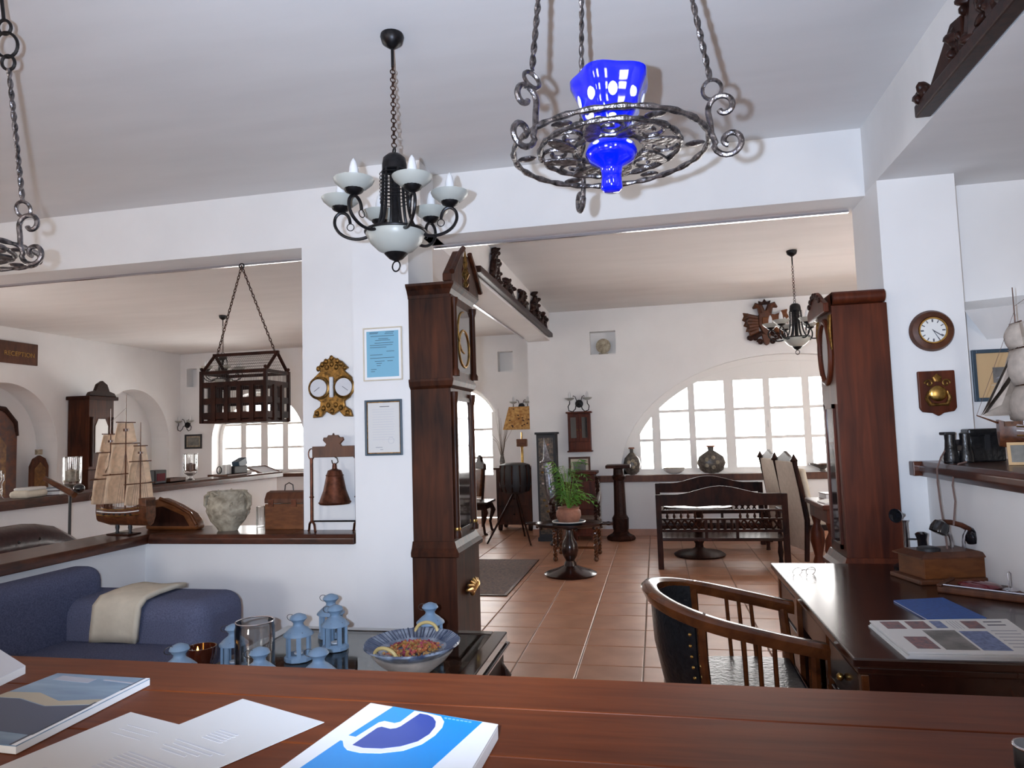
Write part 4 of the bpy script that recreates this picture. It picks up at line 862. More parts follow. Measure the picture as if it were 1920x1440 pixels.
# ---------------- model ships
def ship(name, label, loc, rz, L_, sail):
    """bow towards -x, overall scale from hull length L_"""
    t = thing(name, label, 'model ship', loc, rz); s = L_
    B().box((0, 0, .01*s), (.42*s, .22*s, .02*s)).build('stand_plate', 'darkwood', t, smooth=0, bevel=.004)
    for x_ in (-.12, .12): B().lathe([(.035*s, .02*s), (.02*s, .05*s), (.03*s, .10*s), (.022*s, .16*s)], (x_*s, 0, 0), 10).build('stand_post', 'black', t)
    rs = []
    for i in range(17):
        q = i/16; x_ = (-.5+q)*s; wd_ = .12*s*math.sin(PI*min(1, .08+q*.98))**.6*(1 if q > .15 else .75); dk = (.36+.20*(q-.45)**2*2.2)*s; kl = (.13+.10*max(0, .25-q)*2)*s
        if q > .8: wd_ = .085*s
        rs.append([(x_, 0, kl), (x_, wd_*.55, kl+.03*s), (x_, wd_, kl+.13*s), (x_, wd_*.92, dk), (x_, wd_*.8, dk), (x_, -wd_*.8, dk), (x_, -wd_*.92, dk), (x_, -wd_, kl+.13*s), (x_, -wd_*.55, kl+.03*s)])
    B().rings(rs).build('hull', 'hull', t, smooth=50)
    for hz, mm in ((.27, 'brass'), (.32, 'white'), (.36, 'brass')):
        for sd in (-1, 1): B().tube([((-.38+i*.11)*s, sd*.118*s*(1 if i < 6 else .88), (hz+.03*((i-3)/4)**2)*s) for i in range(8)], .007*s, 5).build('hull_strake', mm, t)
    for i in range(6):
        B().box(((-.25+i*.1)*s, -.119*s, .295*s), (.022*s, .015*s, .022*s)).build('gun_port', 'black', t, smooth=0)
    B().span((.36*s, -.085*s, .40*s), (.50*s, .085*s, .52*s)).build('stern_castle', 'hull', t, smooth=0, bevel=.01*s); B().tube([(-.46*s, 0, .40*s), (-.68*s, 0, .50*s)], [.012*s, .006*s], 6).build('bowsprit', 'hull', t)
    B().span((-.46*s, -.07*s, .38*s), (-.30*s, .07*s, .43*s)).build('forecastle', 'hull', t, smooth=0)
    def sailm(x_, z0_, z1_, w0, w1, bel):
        n1, n2 = 8, 7; vs_ = []
        for i in range(n1+1):
            q = i/n1; z_ = z0_+(z1_-z0_)*q; hw = (w0+(w1-w0)*q)/2
            for j in range(n2+1): r = j/n2*2-1; vs_.append((x_-bel*(1-r*r)*math.sin(PI*(.15+.75*q))-.01*s, r*hw, z_-.012*s*(1-r*r)*(1-q)*2))
        return B().add(vs_, [(i*(n2+1)+j, i*(n2+1)+j+1, (i+1)*(n2+1)+j+1, (i+1)*(n2+1)+j) for i in range(n1) for j in range(n2)])
    for x_, sc in ((-.27, .94), (.02, 1.08), (.30, .78)):
        H_ = 1.36*sc*s+.36*s; ms = B().cyl((x_*s, 0, .34*s), (x_*s, 0, H_+.16*s), .012*s, .005*s, 8).build('mast', 'hull', t)
        B().cyl((x_*s, 0, H_*.80), (x_*s, 0, H_*.82), .035*s, n=10).build('crow_nest', 'hull', ms)
        for z_a, z_b, w_a, w_b in ((.46, .82, .62, .54), (.84, 1.22, .52, .38), (1.24, 1.50, .36, .24)):
            za, zc = (.36+(z_a-.36)*sc)*s, (.36+(z_b-.36)*sc)*s
            yd = B().tube([(x_*s, -w_b*.62*s*sc, zc), (x_*s, w_b*.62*s*sc, zc)], .008*s, 6).build('yard', 'hull', t)
            o = sailm(x_*s, za, zc-.01*s, w_a*s*sc, w_b*s*sc, .10*s).build('sail', sail, t, smooth=80); m_ = o.modifiers.new('s', 'SOLIDIFY'); m_.thickness = .003
    for z_, l_ in ((.95, .0), (.75, .1)):                         # jibs
        o = B().add([(-.64*s, 0, .50*s), (-.33*s, .02*s, (.50+l_)*s), (-.29*s, 0, (z_+.25)*s), (-.46*s, -.03*s, (z_*.8)*s)], [(0, 1, 2), (0, 2, 3)]).build('jib', sail, t, smooth=80); m_ = o.modifiers.new('s', 'SOLIDIFY'); m_.thickness = .003
    for x_ in (-.27, .02, .30):
        for sd in (-1, 1):
            for k in range(3): B().cyl((x_*s+(k-1)*.05*s, sd*.11*s, .38*s), (x_*s, 0, 1.2*s), .0022*s, n=4).build('shroud', 'cord', t)
    B().cyl((-.68*s, 0, .50*s), (-.27*s, 0, 1.55*s), .0022*s, n=4).build('stay', 'cord', t); B().cyl((-.27*s, 0, 1.60*s), (.02*s, 0, 1.80*s), .0022*s, n=4).build('stay', 'cord', t)
    return t
p = at(228, 1003, Z=LZ)
ship('model_ship', 'model sailing ship with tan canvas sails on the ledge corner', (p.x, p.y+.02, LZ), math.radians(-8), .50, 'sailcloth')
# ================================================================ writing desk on the right
DX0, DX1, DY0, DY1, DZ = .59, 1.47, 2.45, 4.09, .75
dk = thing('writing_desk', 'large dark polished wooden writing desk at the right', 'desk', ((DX0+DX1)/2, (DY0+DY1)/2, 0))
hw, hl = (DX1-DX0)/2, (DY1-DY0)/2
B().span((-hw, -hl, DZ-.03), (hw, hl, DZ)).build('desk_top', 'deskwood', dk, smooth=0, bevel=.006)
B().span((-hw+.015, -hl+.015, DZ-.055), (hw-.01, hl-.015, DZ-.03)).build('top_moulding', 'deskwood', dk, smooth=0, bevel=.006)
for y0, y1 in ((-hl+.03, -hl+.55), (hl-.55, hl-.03)):
    pd = B().span((-hw+.05, y0, .06), (hw-.03, y1, DZ-.055)).build('pedestal', 'deskwood', dk, smooth=0, bevel=.004)
    for z0_, z1_ in ((.10, .30), (.32, .50), (.52, .67)):
        dr = B().span((-hw+.035, y0+.05, z0_), (-hw+.052, y1-.05, z1_)).build('drawer', 'deskwood', dk, smooth=0, bevel=.005)
        B().ball((-hw+.022, (y0+y1)/2, (z0_+z1_)/2), .014, 10).build('knob', 'brass', dr)
    B().span((-hw+.03, y0-.01, 0), (hw-.02, y1+.01, .06)).build('plinth', 'deskwood', dk, smooth=0, bevel=.005)
    for yy in (y0+.02, y1-.02): B().span((-hw+.028, yy-.02, .06), (-hw+.052, yy+.02, DZ-.06)).build('pilaster', 'chairwood', dk, smooth=0, bevel=.004)
B().span((-hw+.05, -hl+.55, .55), (hw-.03, hl-.55, DZ-.055)).build('knee_drawer', 'deskwood', dk, smooth=0, bevel=.004)
B().span((hw-.05, -hl+.55, .15), (hw-.03, hl-.55, .55)).build('modesty_panel', 'deskwood', dk, smooth=0)
# newspapers
t, lc = flat('newspaper', [(1630, 1163), (1888, 1160), (1985, 1228), (1702, 1222)], 'topmost newspaper of the desk stack, printed with colour photographs', 'newspaper', z=DZ, th=.024)
nl = t.location.copy()
for k in range(3):
    o_ = .004*((k*7) % 3-1); tt = thing('newspaper', ('bottom newspaper of the desk stack, lying on the wood', 'second newspaper from the bottom of the desk stack', 'newspaper directly beneath the topmost one of the desk stack')[k], 'newspaper', (nl.x, nl.y, DZ), group='newspapers of the stack')
    slab([(x+o_, y-o_) for x, y in lc], k*.006, k*.006+.0055).build('folded_sheets', 'paper', tt, smooth=0, bevel=.001)
slab(lc, .018, .0235).build('folded_sheets', 'paper', t, smooth=0, bevel=.001)
def pr(u0, v0, u1, v1, m, nm='photo_print'):
    b = B(); patch(b, lc, [(u0, v0), (u1, v0), (u1, v1), (u0, v1)], .0236); b.build(nm, m, t, smooth=0)
for a in ((.06, .05, .2, .3, 'printred'), (.24, .05, .38, .3, 'printred'), (.42, .05, .5, .28, 'printblue'), (.64, .06, .76, .3, 'printred'), (.10, .55, .26, .9, 'printred'), (.29, .35, .52, .92, 'engraving'), (.54, .38, .74, .92, 'printblue')): pr(*a)
for i in range(4): pr(.54+i*.022, .06, .545+i*.022, .3, 'inkgrey', 'text_column')
for i in range(6): pr(.77, .36+i*.09, .95, .38+i*.09, 'inkgrey', 'text_line')
for i in range(2): pr(.80, .08+i*.1, .93, .11+i*.1, 'ink', 'headline')
# blue folder
t, lc = flat('folder', [(1675, 1125), (1768, 1120), (1850, 1158), (1738, 1160)], 'plain royal blue folder lying behind the newspapers on the desk', 'folder', z=DZ, th=.008)
slab(lc, 0, .0025).build('back_cover', 'bluefolder', t, smooth=0); slab([(x*.99, y*.98) for x, y in lc], .0025, .005).build('sheets', 'paper', t, smooth=0); slab(lc, .005, .008).build('front_cover', 'bluefolder', t, smooth=0, bevel=.001)
# spectacles
p = at(1508, 1078, Z=DZ)
t = thing('spectacles', 'folded wire spectacles lying on the far end of the desk', 'spectacles', (p.x, p.y, DZ), .25)
for s in (-1, 1):
    ln = B().ring((s*.034, 0, .018), .024, .0016, (0, 1, .5), 22, 5).build('rim', 'wire', t)
    B().lathe([(.023, -.0006), (.023, .0006)], n=20).build('lens', 'clearglass', ln, loc=(s*.034, 0, .018), rot=(PI/2-.46, 0, 0))
    B().tube([(s*.06, .005, .022), (s*.062, .06, .016), (s*.03, .10, .004)], .0015, 5).build('temple', 'wire', t)
B().tube([(-.011, 0, .022), (0, -.003, .026), (.011, 0, .022)], .0015, 5).build('bridge', 'wire', t)
# candlestick telephone
p = at(1702, 1066, Z=DZ)
t = thing('candlestick_telephone', 'antique candlestick telephone with black mouthpiece against the mahogany clock', 'telephone', (p.x, p.y, DZ), -.5)
Hc = at(1690, 965, Y=p.y).z-DZ
B().lathe([(.062, 0), (.065, .012), (.05, .022), (.02, .032), (.015, .04)], n=26).build('base', 'blackgloss', t)
B().lathe([(.013, .03), (.012, Hc*.85), (.017, Hc*.9)], n=14).build('stem', 'steel', t)
mp_ = B().lathe([(.008, 0), (.014, .02), (.016, .03), (.034, .06), (.036, .066), (.030, .066), (.012, .04)], n=22).build('mouthpiece', 'blackgloss', t, loc=(-.005, .0, Hc), rot=(PI/2, -.2, -.35))
B().tube([(0, 0, Hc*.55), (.05, 0, Hc*.56), (.075, 0, Hc*.55)], .005, 6).build('hook_switch', 'blackgloss', t)
B().lathe([(.036, .0), (.038, .014), (.024, .035), (.022, .12), (.03, .15), (.016, .16)], n=18).build('receiver', 'blackgloss', t, loc=(.08, 0, Hc*.12), rot=(0, -.05, 0))
# box telephone with handset
a = at(1745, 1093, Z=DZ); c = at(1838, 1082, Z=DZ); bwid = (c-a).length
t = thing('desk_telephone', 'old wooden box telephone with black and brass handset on the desk', 'telephone', ((a.x+c.x)/2-.045, a.y+.10, DZ), math.atan2(c.y-a.y, c.x-a.x)*.5)
B().span((-bwid*.62, -.12, 0), (bwid*.62, .12, .022)).build('base_board', 'walnut', t, smooth=0, bevel=.006); B().span((-bwid*.5, -.10, .022), (bwid*.5, .10, .115)).build('box', 'caramel', t, smooth=0, bevel=.003)
b = B(); b.rings([[(-bwid*.57, -.115, .115), (bwid*.57, -.115, .115), (bwid*.57, .115, .115), (-bwid*.57, .115, .115)], [(-bwid*.57, -.115, .121), (bwid*.57, -.115, .121), (bwid*.57, .115, .121), (-bwid*.57, .115, .121)], [(-bwid*.42, -.08, .14), (bwid*.42, -.08, .14), (bwid*.42, .08, .14), (-bwid*.42, .08, .14)]]); b.build('lid', 'walnut', t, smooth=0)
B().lathe([(.05, .139), (.05, .152), (.035, .158), (.008, .16)], (-.075, -.02, 0), 22).build('dial', 'black', t)
for s in (-1, 1): B().tube([(.085+s*.03, 0, .135), (.085+s*.03, 0, .17), (.085+s*.035, 0, .20), (.085+s*.05, 0, .225)], .008, 8).build('cradle_post', 'steel', t)
hs = B().tube([(.02, -.0, .268), (.06, 0, .265), (.11, 0, .25), (.15, 0, .228)], [.013, .013, .013, .013], 10).build('handset', 'bronze', t)
for x_, z_, rr in ((.005, .245, .5), (.165, .20, -.4)): B().lathe([(.012, .034), (.034, .022), (.042, -.008), (.039, -.03), (.022, -.033)], n=20).build('earpiece', 'blackgloss', hs, loc=(x_, -.0, z_), rot=(0, rr, 0))
# cords up to the ledge
tp = t.location
p0 = at(1756, 890, Y=4.24); p1 = at(1778, 1030, Y=tp.y)
def cordpts(pix, Y0_, Y1_): n_ = len(pix)-1; return [at(x, y, Y=Y0_+(Y1_-Y0_)*i/n_) for i, (x, y) in enumerate(pix)]
tag(B().tube(cordpts([(1776, 838), (1764, 858), (1757, 880), (1758, 905), (1764, 950), (1772, 1000), (1777, 1035)], 4.0, tp.y-.0), .0045, 6).build('telephone_cord', 'cord'), 'left brown telephone cord hanging from ledge down to the wooden telephone', 'cord')
tag(B().tube(cordpts([(1812, 866), (1797, 870), (1789, 884), (1786, 910), (1791, 940), (1788, 985)], 3.85, tp.y), .0045, 6).build('telephone_cord', 'cord'), 'right brown telephone cord dropping from ledge to the handset', 'cord')
# ink stand, paper spike, seal tray
p = at(1835, 1120, Z=DZ)
t = thing('inkstand', 'long carved wooden inkstand with a red cushion at the desk back', 'inkstand', (p.x+.12, p.y+.02, DZ), -.62)
B().span((-.24, -.10, 0), (.26, .10, .028)).build('tray', 'walnut', t, smooth=0, bevel=.008); B().span((-.24, -.10, .028), (-.22, .10, .038)).build('tray_end', 'walnut', t, smooth=0, bevel=.003)
B().ball((-.10, 0, .034), .07, 16, (1.2, .9, .28)).build('cushion', 'redgem', t); B().tube([(-.21, -.11, .04), (.2, -.11, .04)], .004, 6).build('pen', 'steel', t)
p = at(1895, 1108, Z=DZ+.03)
t = thing('bill_spike', 'small chrome letter clip with an upright loop on the inkstand', 'letter clip', (p.x, p.y, DZ+.028))
B().lathe([(.028, 0), (.03, .006), (.02, .012), (.004, .014)], n=20).build('base', 'steel', t); B().tube([(-.006, 0, .01), (-.006, 0, .075), (0, 0, .082), (.006, 0, .075), (.006, 0, .01)], .0022, 6).build('loop', 'steel', t)
p = at(1925, 1110, Z=DZ)
t = thing('carved_bookend', 'dark carved wooden ornament cut off by the right frame edge on desk', 'ornament', (p.x+.05, p.y+.10, DZ))
B().prism([(-.05, 0), (.08, 0), (.08, .18), (.02, .19), (-.01, .16), (-.05, .15), (-.035, .11), (-.055, .09), (-.05, .05)], (0, .03, 0), (1, 0, 0), (0, 0, 1), .06).build('body', 'darkwood', t, smooth=0, bevel=.006); B().span((-.07, -.06, 0), (.1, .06, .02)).build('base', 'darkwood', t, smooth=0, bevel=.004)
B().tube([(-.045, -.034, .05), (-.03, -.038, .10), (-.04, -.034, .14)], .008, 6).build('carving', 'carved', t)

# ================================================================ tub chair
tc_ = thing('tub_chair', 'captain style tub armchair with black leather back and brass nails', 'chair', (.27, 3.13, 0), 0)
def upath(z_back, z_front, rx, ry, xf, n_=24, dz=0):      # U open towards +x
    P = []
    for i in range(n_+1):
        a = PI/2 + PI*i/n_; P.append(Vector((rx*math.cos(a)*1.0, ry*math.sin(a), 0)))
    P = [Vector((xf, ry*.98, 0)), Vector((xf*.5, ry*1.01, 0))] + P + [Vector((xf*.5, -ry*1.01, 0)), Vector((xf, -ry*.98, 0))]
    xmin = -rx
    for q in P: u_ = (q.x-xmin)/(xf-xmin); q.z = z_back+(z_front-z_back)*max(0, u_)**.85 + dz
    return P
UP = upath(.815, .665, .33, .335, .32)
b = B(); rs = []
for i, q in enumerate(UP):
    d = (UP[min(i+1, len(UP)-1)]-UP[max(i-1, 0)]); d.z = 0; d.normalize(); nrm = Vector((d.y, -d.x, 0)); wd_ = .034
    rs.append([q+nrm*wd_*.9+Vector((0, 0, .0)), q+nrm*wd_+Vector((0, 0, .012)), q+nrm*wd_*.55+Vector((0, 0, .026)), q-nrm*wd_*.55+Vector((0, 0, .026)), q-nrm*wd_+Vector((0, 0, .012)), q-nrm*wd_*.9, q-nrm*.016-Vector((0, 0, .03)), q+nrm*.016-Vector((0, 0, .03))])
b.rings(rs).build('arm_rail', 'chairwood', tc_, smooth=50)
SE = [Vector((.27*math.cos(a)*1.05, .27*math.sin(a), 0)) for a in [PI/2+PI*i/18 for i in range(19)]]
seat = [Vector((.30, .27, 0)), Vector((.12, .285, 0))] + SE + [Vector((.12, -.285, 0)), Vector((.30, -.27, 0))]
B().prism([(q.x, q.y) for q in seat], (0, 0, .395), (1, 0, 0), (0, 1, 0), .035).build('seat_frame', 'chairwood', tc_, smooth=30, bevel=.006)
B().prism([(q.x*.93, q.y*.93) for q in seat], (0, 0, .43), (1, 0, 0), (0, 1, 0), .03).build('seat_cushion', 'leather', tc_, smooth=30, bevel=.012)
# curved leather back
b = B(); n_ = 18; rs = []
for i in range(n_+1):
    a = PI*.66 + PI*.68*i/n_; rt = Vector((.325*math.cos(a), .325*math.sin(a), 0)); rb_ = Vector((.275*math.cos(a), .27*math.sin(a), 0)); u = rt.normalized()
    rs.append([rb_+Vector((0, 0, .40)), rt*.97+Vector((0, 0, .60)), rt+Vector((0, 0, .785)), rt-u*.02+Vector((0, 0, .785)), rt*.97-u*.03+Vector((0, 0, .60)), rb_-u*.02+Vector((0, 0, .40))])
b.rings(rs).build('leather_back', 'leather', tc_, smooth=50)
for i in (0, n_):
    a = PI*.66 + PI*.68*i/n_; dirn = 1 if i == 0 else -1; a2 = a-dirn*.09
    st = B().tube([(.28*math.cos(a2), .275*math.sin(a2), .40), (.316*math.cos(a2), .316*math.sin(a2), .60), (.325*math.cos(a2), .328*math.sin(a2), .785)], .019, 8).build('back_post', 'chairwood', tc_)
    for k in range(8):
        z_ = .44+k*.043; rr = .278+(.322-.278)*min(1, (z_-.40)/.25); a3 = a+dirn*.05
        B().ball((rr*math.cos(a3)*1.03, rr*math.sin(a3)*1.03, z_), .007, 8).build('brass_nail', 'brass', st)
for s in (-1, 1):
    for k in range(3):
        x_ = .03+k*.055; B().cyl((x_, s*.29, .42), (x_-.01, s*.335, .74-.02*k), .009, n=8).build('spindle', 'chairwood', tc_)
    B().tube([(.28, s*.262, .0), (.285, s*.265, .25), (.28, s*.27, .42), (.275, s*.30, .55), (.27, s*.33, .665)], [.017, .022, .024, .022, .02], 8).build('front_leg', 'chairwood', tc_)
    B().tube([(-.26, s*.20, .0), (-.20, s*.19, .25), (-.19, s*.185, .40)], [.016, .02, .022], 8).build('back_leg', 'chairwood', tc_)
    B().cyl((.27, s*.255, .17), (-.21, s*.19, .17), .010, n=8).build('stretcher', 'chairwood', tc_)

# ================================================================ right pillar, ledge and recess
p = at(1745, 621, Y=4.285); r_ = (at(1788, 621, Y=4.27).x-at(1702, 621, Y=4.27).x)/2
t = thing('wall_clock', 'round wall clock with wide brown wooden bezel and white roman dial', 'clock', (p.x, 4.283, p.z), rot=(PI/2, 0, 0))
B().lathe([(r_*.98, 0), (r_, .012), (r_*.9, .034), (r_*.68, .042), (r_*.62, .036), (r_*.60, .03), (.002, .028)], n=44).build('bezel', 'walnut', t)
B().lathe([(r_*.585, .028), (r_*.585, .032), (.001, .0325)], n=36).build('dial', 'dial', t); B().ring((0, 0, .036), r_*.60, .005, n=40, m=6).build('brass_ring', 'brass', t)
for k in range(12):
    a = k*PI/6; B().box((math.sin(a)*r_*.47, math.cos(a)*r_*.47, .033), (.005 if k % 3 else .008, .016, .001), (0, 0, -a)).build('numeral', 'ink', t, smooth=0)
B().box((math.sin(2.2)*.03, math.cos(2.2)*.03, .0345), (.005, .062, .0012), (0, 0, -2.2)).build('hour_hand', 'ink', t, smooth=0)
B().box((math.sin(2.65)*.035, math.cos(2.65)*.035, .0355), (.003, .085, .0012), (0, 0, -2.65)).build('minute_hand', 'ink', t, smooth=0)
p = at(1755, 738, Y=4.285); w2 = (at(1790, 738, Y=4.28).x-at(1720, 738, Y=4.28).x)/2; h2 = (at(1755, 697, Y=4.28).z-at(1755, 782, Y=4.28).z)
t = thing('shield_plaque', 'mahogany shield plaque with a gilt crowned crest below the round clock', 'plaque', (p.x, 4.283, p.z-h2/2))
B().prism([(-w2, h2), (w2, h2), (w2, h2*.18), (w2*.85, h2*.1), (w2*.3, h2*.07), (0, 0), (-w2*.3, h2*.07), (-w2*.85, h2*.1), (-w2, h2*.18)], (0, 0, 0), (1, 0, 0), (0, 0, 1), .022).build('shield', 'redwood', t, smooth=0, bevel=.006)
B().ball((0, -.024, h2*.5), w2*.5, 14, (1, .25, .95)).build('crest_shield', 'brass', t); 
b = B()
for s in (-1, 1): b.tube([(0, -.026, h2*.25), (s*w2*.45, -.028, h2*.26), (s*w2*.62, -.028, h2*.40), (s*w2*.5, -.028, h2*.55)], [.007, .012, .012, .005], 7); b.tube(spiral((s*w2*.45, -.028, h2*.72), (s, 0, 0), (0, 0, 1), w2*.24, 1.2, 14, .004), .006, 6)
b.build('crest_scrolls', 'gilt', t)['kind'] = 'stuff'; B().lathe([(w2*.2, h2*.76), (w2*.28, h2*.86), (w2*.1, h2*.9), (.004, h2*.93)], (0, -.026, 0), 12, sy=.35).build('crown', 'gilt', t)
# framed landscape on the recess wall
a = at(1815, 657, Y=4.515); c = at(1823, 751, Y=4.515)
t, w_, h_ = framed('framed_print', 'landscape engraving with a tan mount in a dark blue-green frame', 'picture', 1819, 657, 1985, 748, 4.518, 'slate', .022, 'engraving', mat_w=.085, mm2='tan')
B().span((-w_/2+.092, -.0085, -h_/2+.092), (w_/2-.092, -.0078, -h_/2+.096)).build('inner_border', 'cream', t, smooth=0)
B().prism([(-.10, -.02), (-.02, .02), (.05, .035), (.1, .01), (.1, -.02)], (0, -.0078, 0), (1, 0, 0), (0, 0, 1), .001).build('drawn_hill', 'inkgrey', t, smooth=0)
# on the right ledge
RZ = 1.286
p = at(1843, 866, Z=RZ); 
wb = .30
t = thing('leather_case', 'black leather camera case standing upright on the right ledge', 'case', (p.x+.03, p.y+.05, RZ), .02)
B().span((-.085, -.045, 0), (.085, .045, .165)).build('body', 'leather', t, smooth=0, bevel=.008); B().span((-.088, -.048, .13), (.088, .048, .172)).build('lid', 'leather', t, smooth=0, bevel=.008); B().span((-.012, -.05, .06), (.012, -.045, .14)).build('strap', 'black', t, smooth=0)
p = at(1805, 868, Z=RZ)
t = thing('binoculars', 'black binoculars lying beside the leather case on the right ledge', 'binoculars', (p.x-.005, p.y+.03, RZ), .1)
for s in (-1, 1):
    br = B().lathe([(.034, 0), (.036, .02), (.034, .05), (.027, .075), (.024, .115), (.026, .15), (.02, .155)], (s*.037, 0, 0), 20).build('barrel', 'leather', t); B().ring((s*.037, 0, .005), .034, .004, n=22, m=6).build('lens_ring', 'blackgloss', br)
B().span((-.02, -.012, .06), (.02, .012, .12)).build('hinge', 'blackgloss', t, smooth=0, bevel=.003); B().span((-.075, -.03, .145), (-.02, .03, .16)).build('eyecup_flap', 'black', t, smooth=0, bevel=.004)
p = at(1772, 862, Z=RZ)
for dx, dy_, sz, rt, mm, lab in ((0, .02, (.055, .002, .07), (-.2, 0, .2), 'paper', 'tallest white card leaning at the ledge end near the pillar'), (.03, -.012, (.05, .002, .055), (-.25, 0, .5), 'pagegrey', 'shorter grey card leaning beside the white one at ledge end'), (.02, -.045, (.06, .035, .003), (0, 0, .2), 'cream', 'small cream card lying flat at the ledge end')):
    t = thing('card', lab, 'card', (p.x+dx, p.y+dy_, RZ), group='cards at the ledge end'); B().box((0, 0, sz[2]/2), sz, rt).build('card_sheet', mm, t, smooth=0); B().box((0, -.0015 if sz[2] > .01 else 0, sz[2]*.62 if sz[2] > .01 else sz[2]+.0003), (sz[0]*.6, .0006 if sz[2] > .01 else .012, .006 if sz[2] > .01 else .0006), rt).build('printed_line', 'inkgrey', t, smooth=0)
p = at(1905, 873, Z=RZ)
t = thing('photograph', 'small light wooden photo frame leaning beside the leather case', 'picture frame', (p.x+.03, p.y+.03, RZ), -.3, rot=(-.22, 0, -.3), scale=.72)
for s in (-1, 1): B().box((s*.05, 0, .075), (.018, .014, .15)).build('frame_side', 'tan', t, smooth=0); B().box((0, 0, .075+s*.066), (.082, .014, .018)).build('frame_side', 'tan', t, smooth=0)
B().box((0, .002, .075), (.085, .006, .12)).build('photo', 'photo', t, smooth=0)
p = at(1965, 868, Z=RZ)
ship('model_ship', 'pale-sailed model ship cut off by the right frame edge on ledge', (p.x+.03, p.y-.03, RZ), math.radians(-4), .48, 'sailgrey')
# ================================================================ far room: seating by the arched window
def bench(label, loc, rz, L_, H_):
    t = thing('bench', label, 'bench', loc, rz, 'dark carved benches'); h = L_/2    # local: back plane y=0, seat towards -y
    for s in (-1, 1):
        B().box((s*(h-.03), 0, H_*.46), (.06, .05, H_*.92)).build('back_post', 'darkwood', t, smooth=0, bevel=.006)
        B().lathe([(.026, 0), (.02, .05), (.03, .12), (.02, .2), (.028, .30)], (s*(h-.03), -.42, 0), 10).build('front_leg', 'darkwood', t)
        B().box((s*(h-.03), -.22, .60), (.05, .44, .035)).build('armrest', 'darkwood', t, smooth=0, bevel=.006); B().lathe([(.02, .30), (.026, .42), (.018, .50), (.024, .59)], (s*(h-.03), -.40, 0), 10).build('arm_post', 'darkwood', t)
    P = [(-h+.05, 0)]; top = []
    n = 20
    for i in range(n+1): q = i/n; x = -h+.05+(L_-.1)*q; top.append((x, .055+.085*(.5-.5*math.cos(2*PI*min(1, max(0, (q-.12)/.76))))))
    B().prism([(-h+.05, -.07), (h-.05, -.07)] + list(reversed(top)), (0, .018, H_*.86), (1, 0, 0), (0, 0, 1), .036).build('crest_rail', 'darkwood', t, smooth=0, bevel=.004)
    for z_, d_ in ((H_*.72, .02), (H_*.615, .02), (H_*.475, .03)): B().box((0, 0, z_), (L_-.1, .036, d_)).build('back_rail', 'darkwood', t, smooth=0, bevel=.004)
    for x0, x1 in ((-h+.08, -.16), (.16, h-.08)):
        for k in range(6): x = x0+(x1-x0)*(k+.5)/6; B().lathe([(.009, H_*.62), (.016, H_*.65), (.008, H_*.68), (.012, H_*.72)], (x, 0, 0), 8).build('spindle', 'darkwood', t)
        m = 6
        lt = B()
        for k in range(m):
            xa = x0+(x1-x0)*k/m; xb = x0+(x1-x0)*(k+1)/m
            lt.tube([(xa, 0, H_*.49), (xb, 0, H_*.61)], .011, 4); lt.tube([(xb, 0, H_*.49), (xa, 0, H_*.61)], .009, 4)
        lt.build('lattice', 'darkwood', t)['kind'] = 'stuff'
    for k in range(4): x = -.105+.07*k; B().lathe([(.014, H_*.48), (.022, H_*.53), (.012, H_*.57), (.018, H_*.62)], (x, 0, 0), 8).build('baluster', 'darkwood', t)
    for x in (-.16, .16): B().box((x, 0, H_*.50), (.03, .03, H_*.24)).build('back_post', 'darkwood', t, smooth=0)
    B().span((-h+.02, -.47, .30), (h-.02, .0, .335)).build('seat', 'deskwood', t, smooth=0, bevel=.006); B().span((-h+.05, -.45, .24), (h-.05, -.43, .30)).build('apron', 'darkwood', t, smooth=0)
    return t
b1 = bench('dark carved bench with its pierced back turned to the viewer', (.645, 7.76, 0), PI, 1.36, .87)
copy_tree(b1, 'dark carved bench standing below the window sill, facing the viewer', (.64, 9.45, 0), 0)
t = thing('round_table', 'low round pedestal table between the two benches', 'table', (.45, 8.62, 0))
B().lathe([(.29, 0), (.30, .02), (.26, .045), (.09, .075), (.05, .10), (.045, .14), (.09, .22), (.085, .30), (.04, .36), (.05, .5), (.08, .56)], n=30).build('pedestal', 'darkwood', t)
B().lathe([(.08, .555), (.38, .56), (.40, .575), (.40, .59), (.38, .60), (.001, .60)], n=40).build('table_top', 'deskwood', t)
t = thing('plate', 'pale shallow plate on the round table between the benches', 'plate', (.45, 8.58, .6)); B().lathe([(.06, 0), (.14, .012), (.15, .016), (.13, .016), (.05, .006), (.001, .005)], n=28).build('dish', 'ceramic', t); B().lathe([(.09, .0135), (.10, .016)], n=28).build('painted_band', 'stone', t)
# carved pedestal column by the window
p = at(1165, 1012, Z=0)
t = thing('pedestal_stand', 'tall dark carved wooden column stand left of the arched window', 'pedestal', (p.x, 9.83, 0))
B().lathe([(.19, 0), (.20, .03), (.18, .06), (.12, .09), (.10, .12)], n=8).build('foot', 'darkwood', t, smooth=20)
B().lathe([(.10, .12), (.11, .16), (.115, .30), (.09, .34), (.085, .36), (.075, .82), (.09, .84), (.10, .88), (.075, .90), (.07, .98), (.09, 1.0)], n=12).build('shaft', 'carved', t, smooth=20)
B().prism([(-.17, -.17), (.17, -.17), (.17, .17), (-.17, .17)], (0, 0, .995), (1, 0, 0), (0, 1, 0), .045).build('top', 'darkwood', t, smooth=0, bevel=.008)
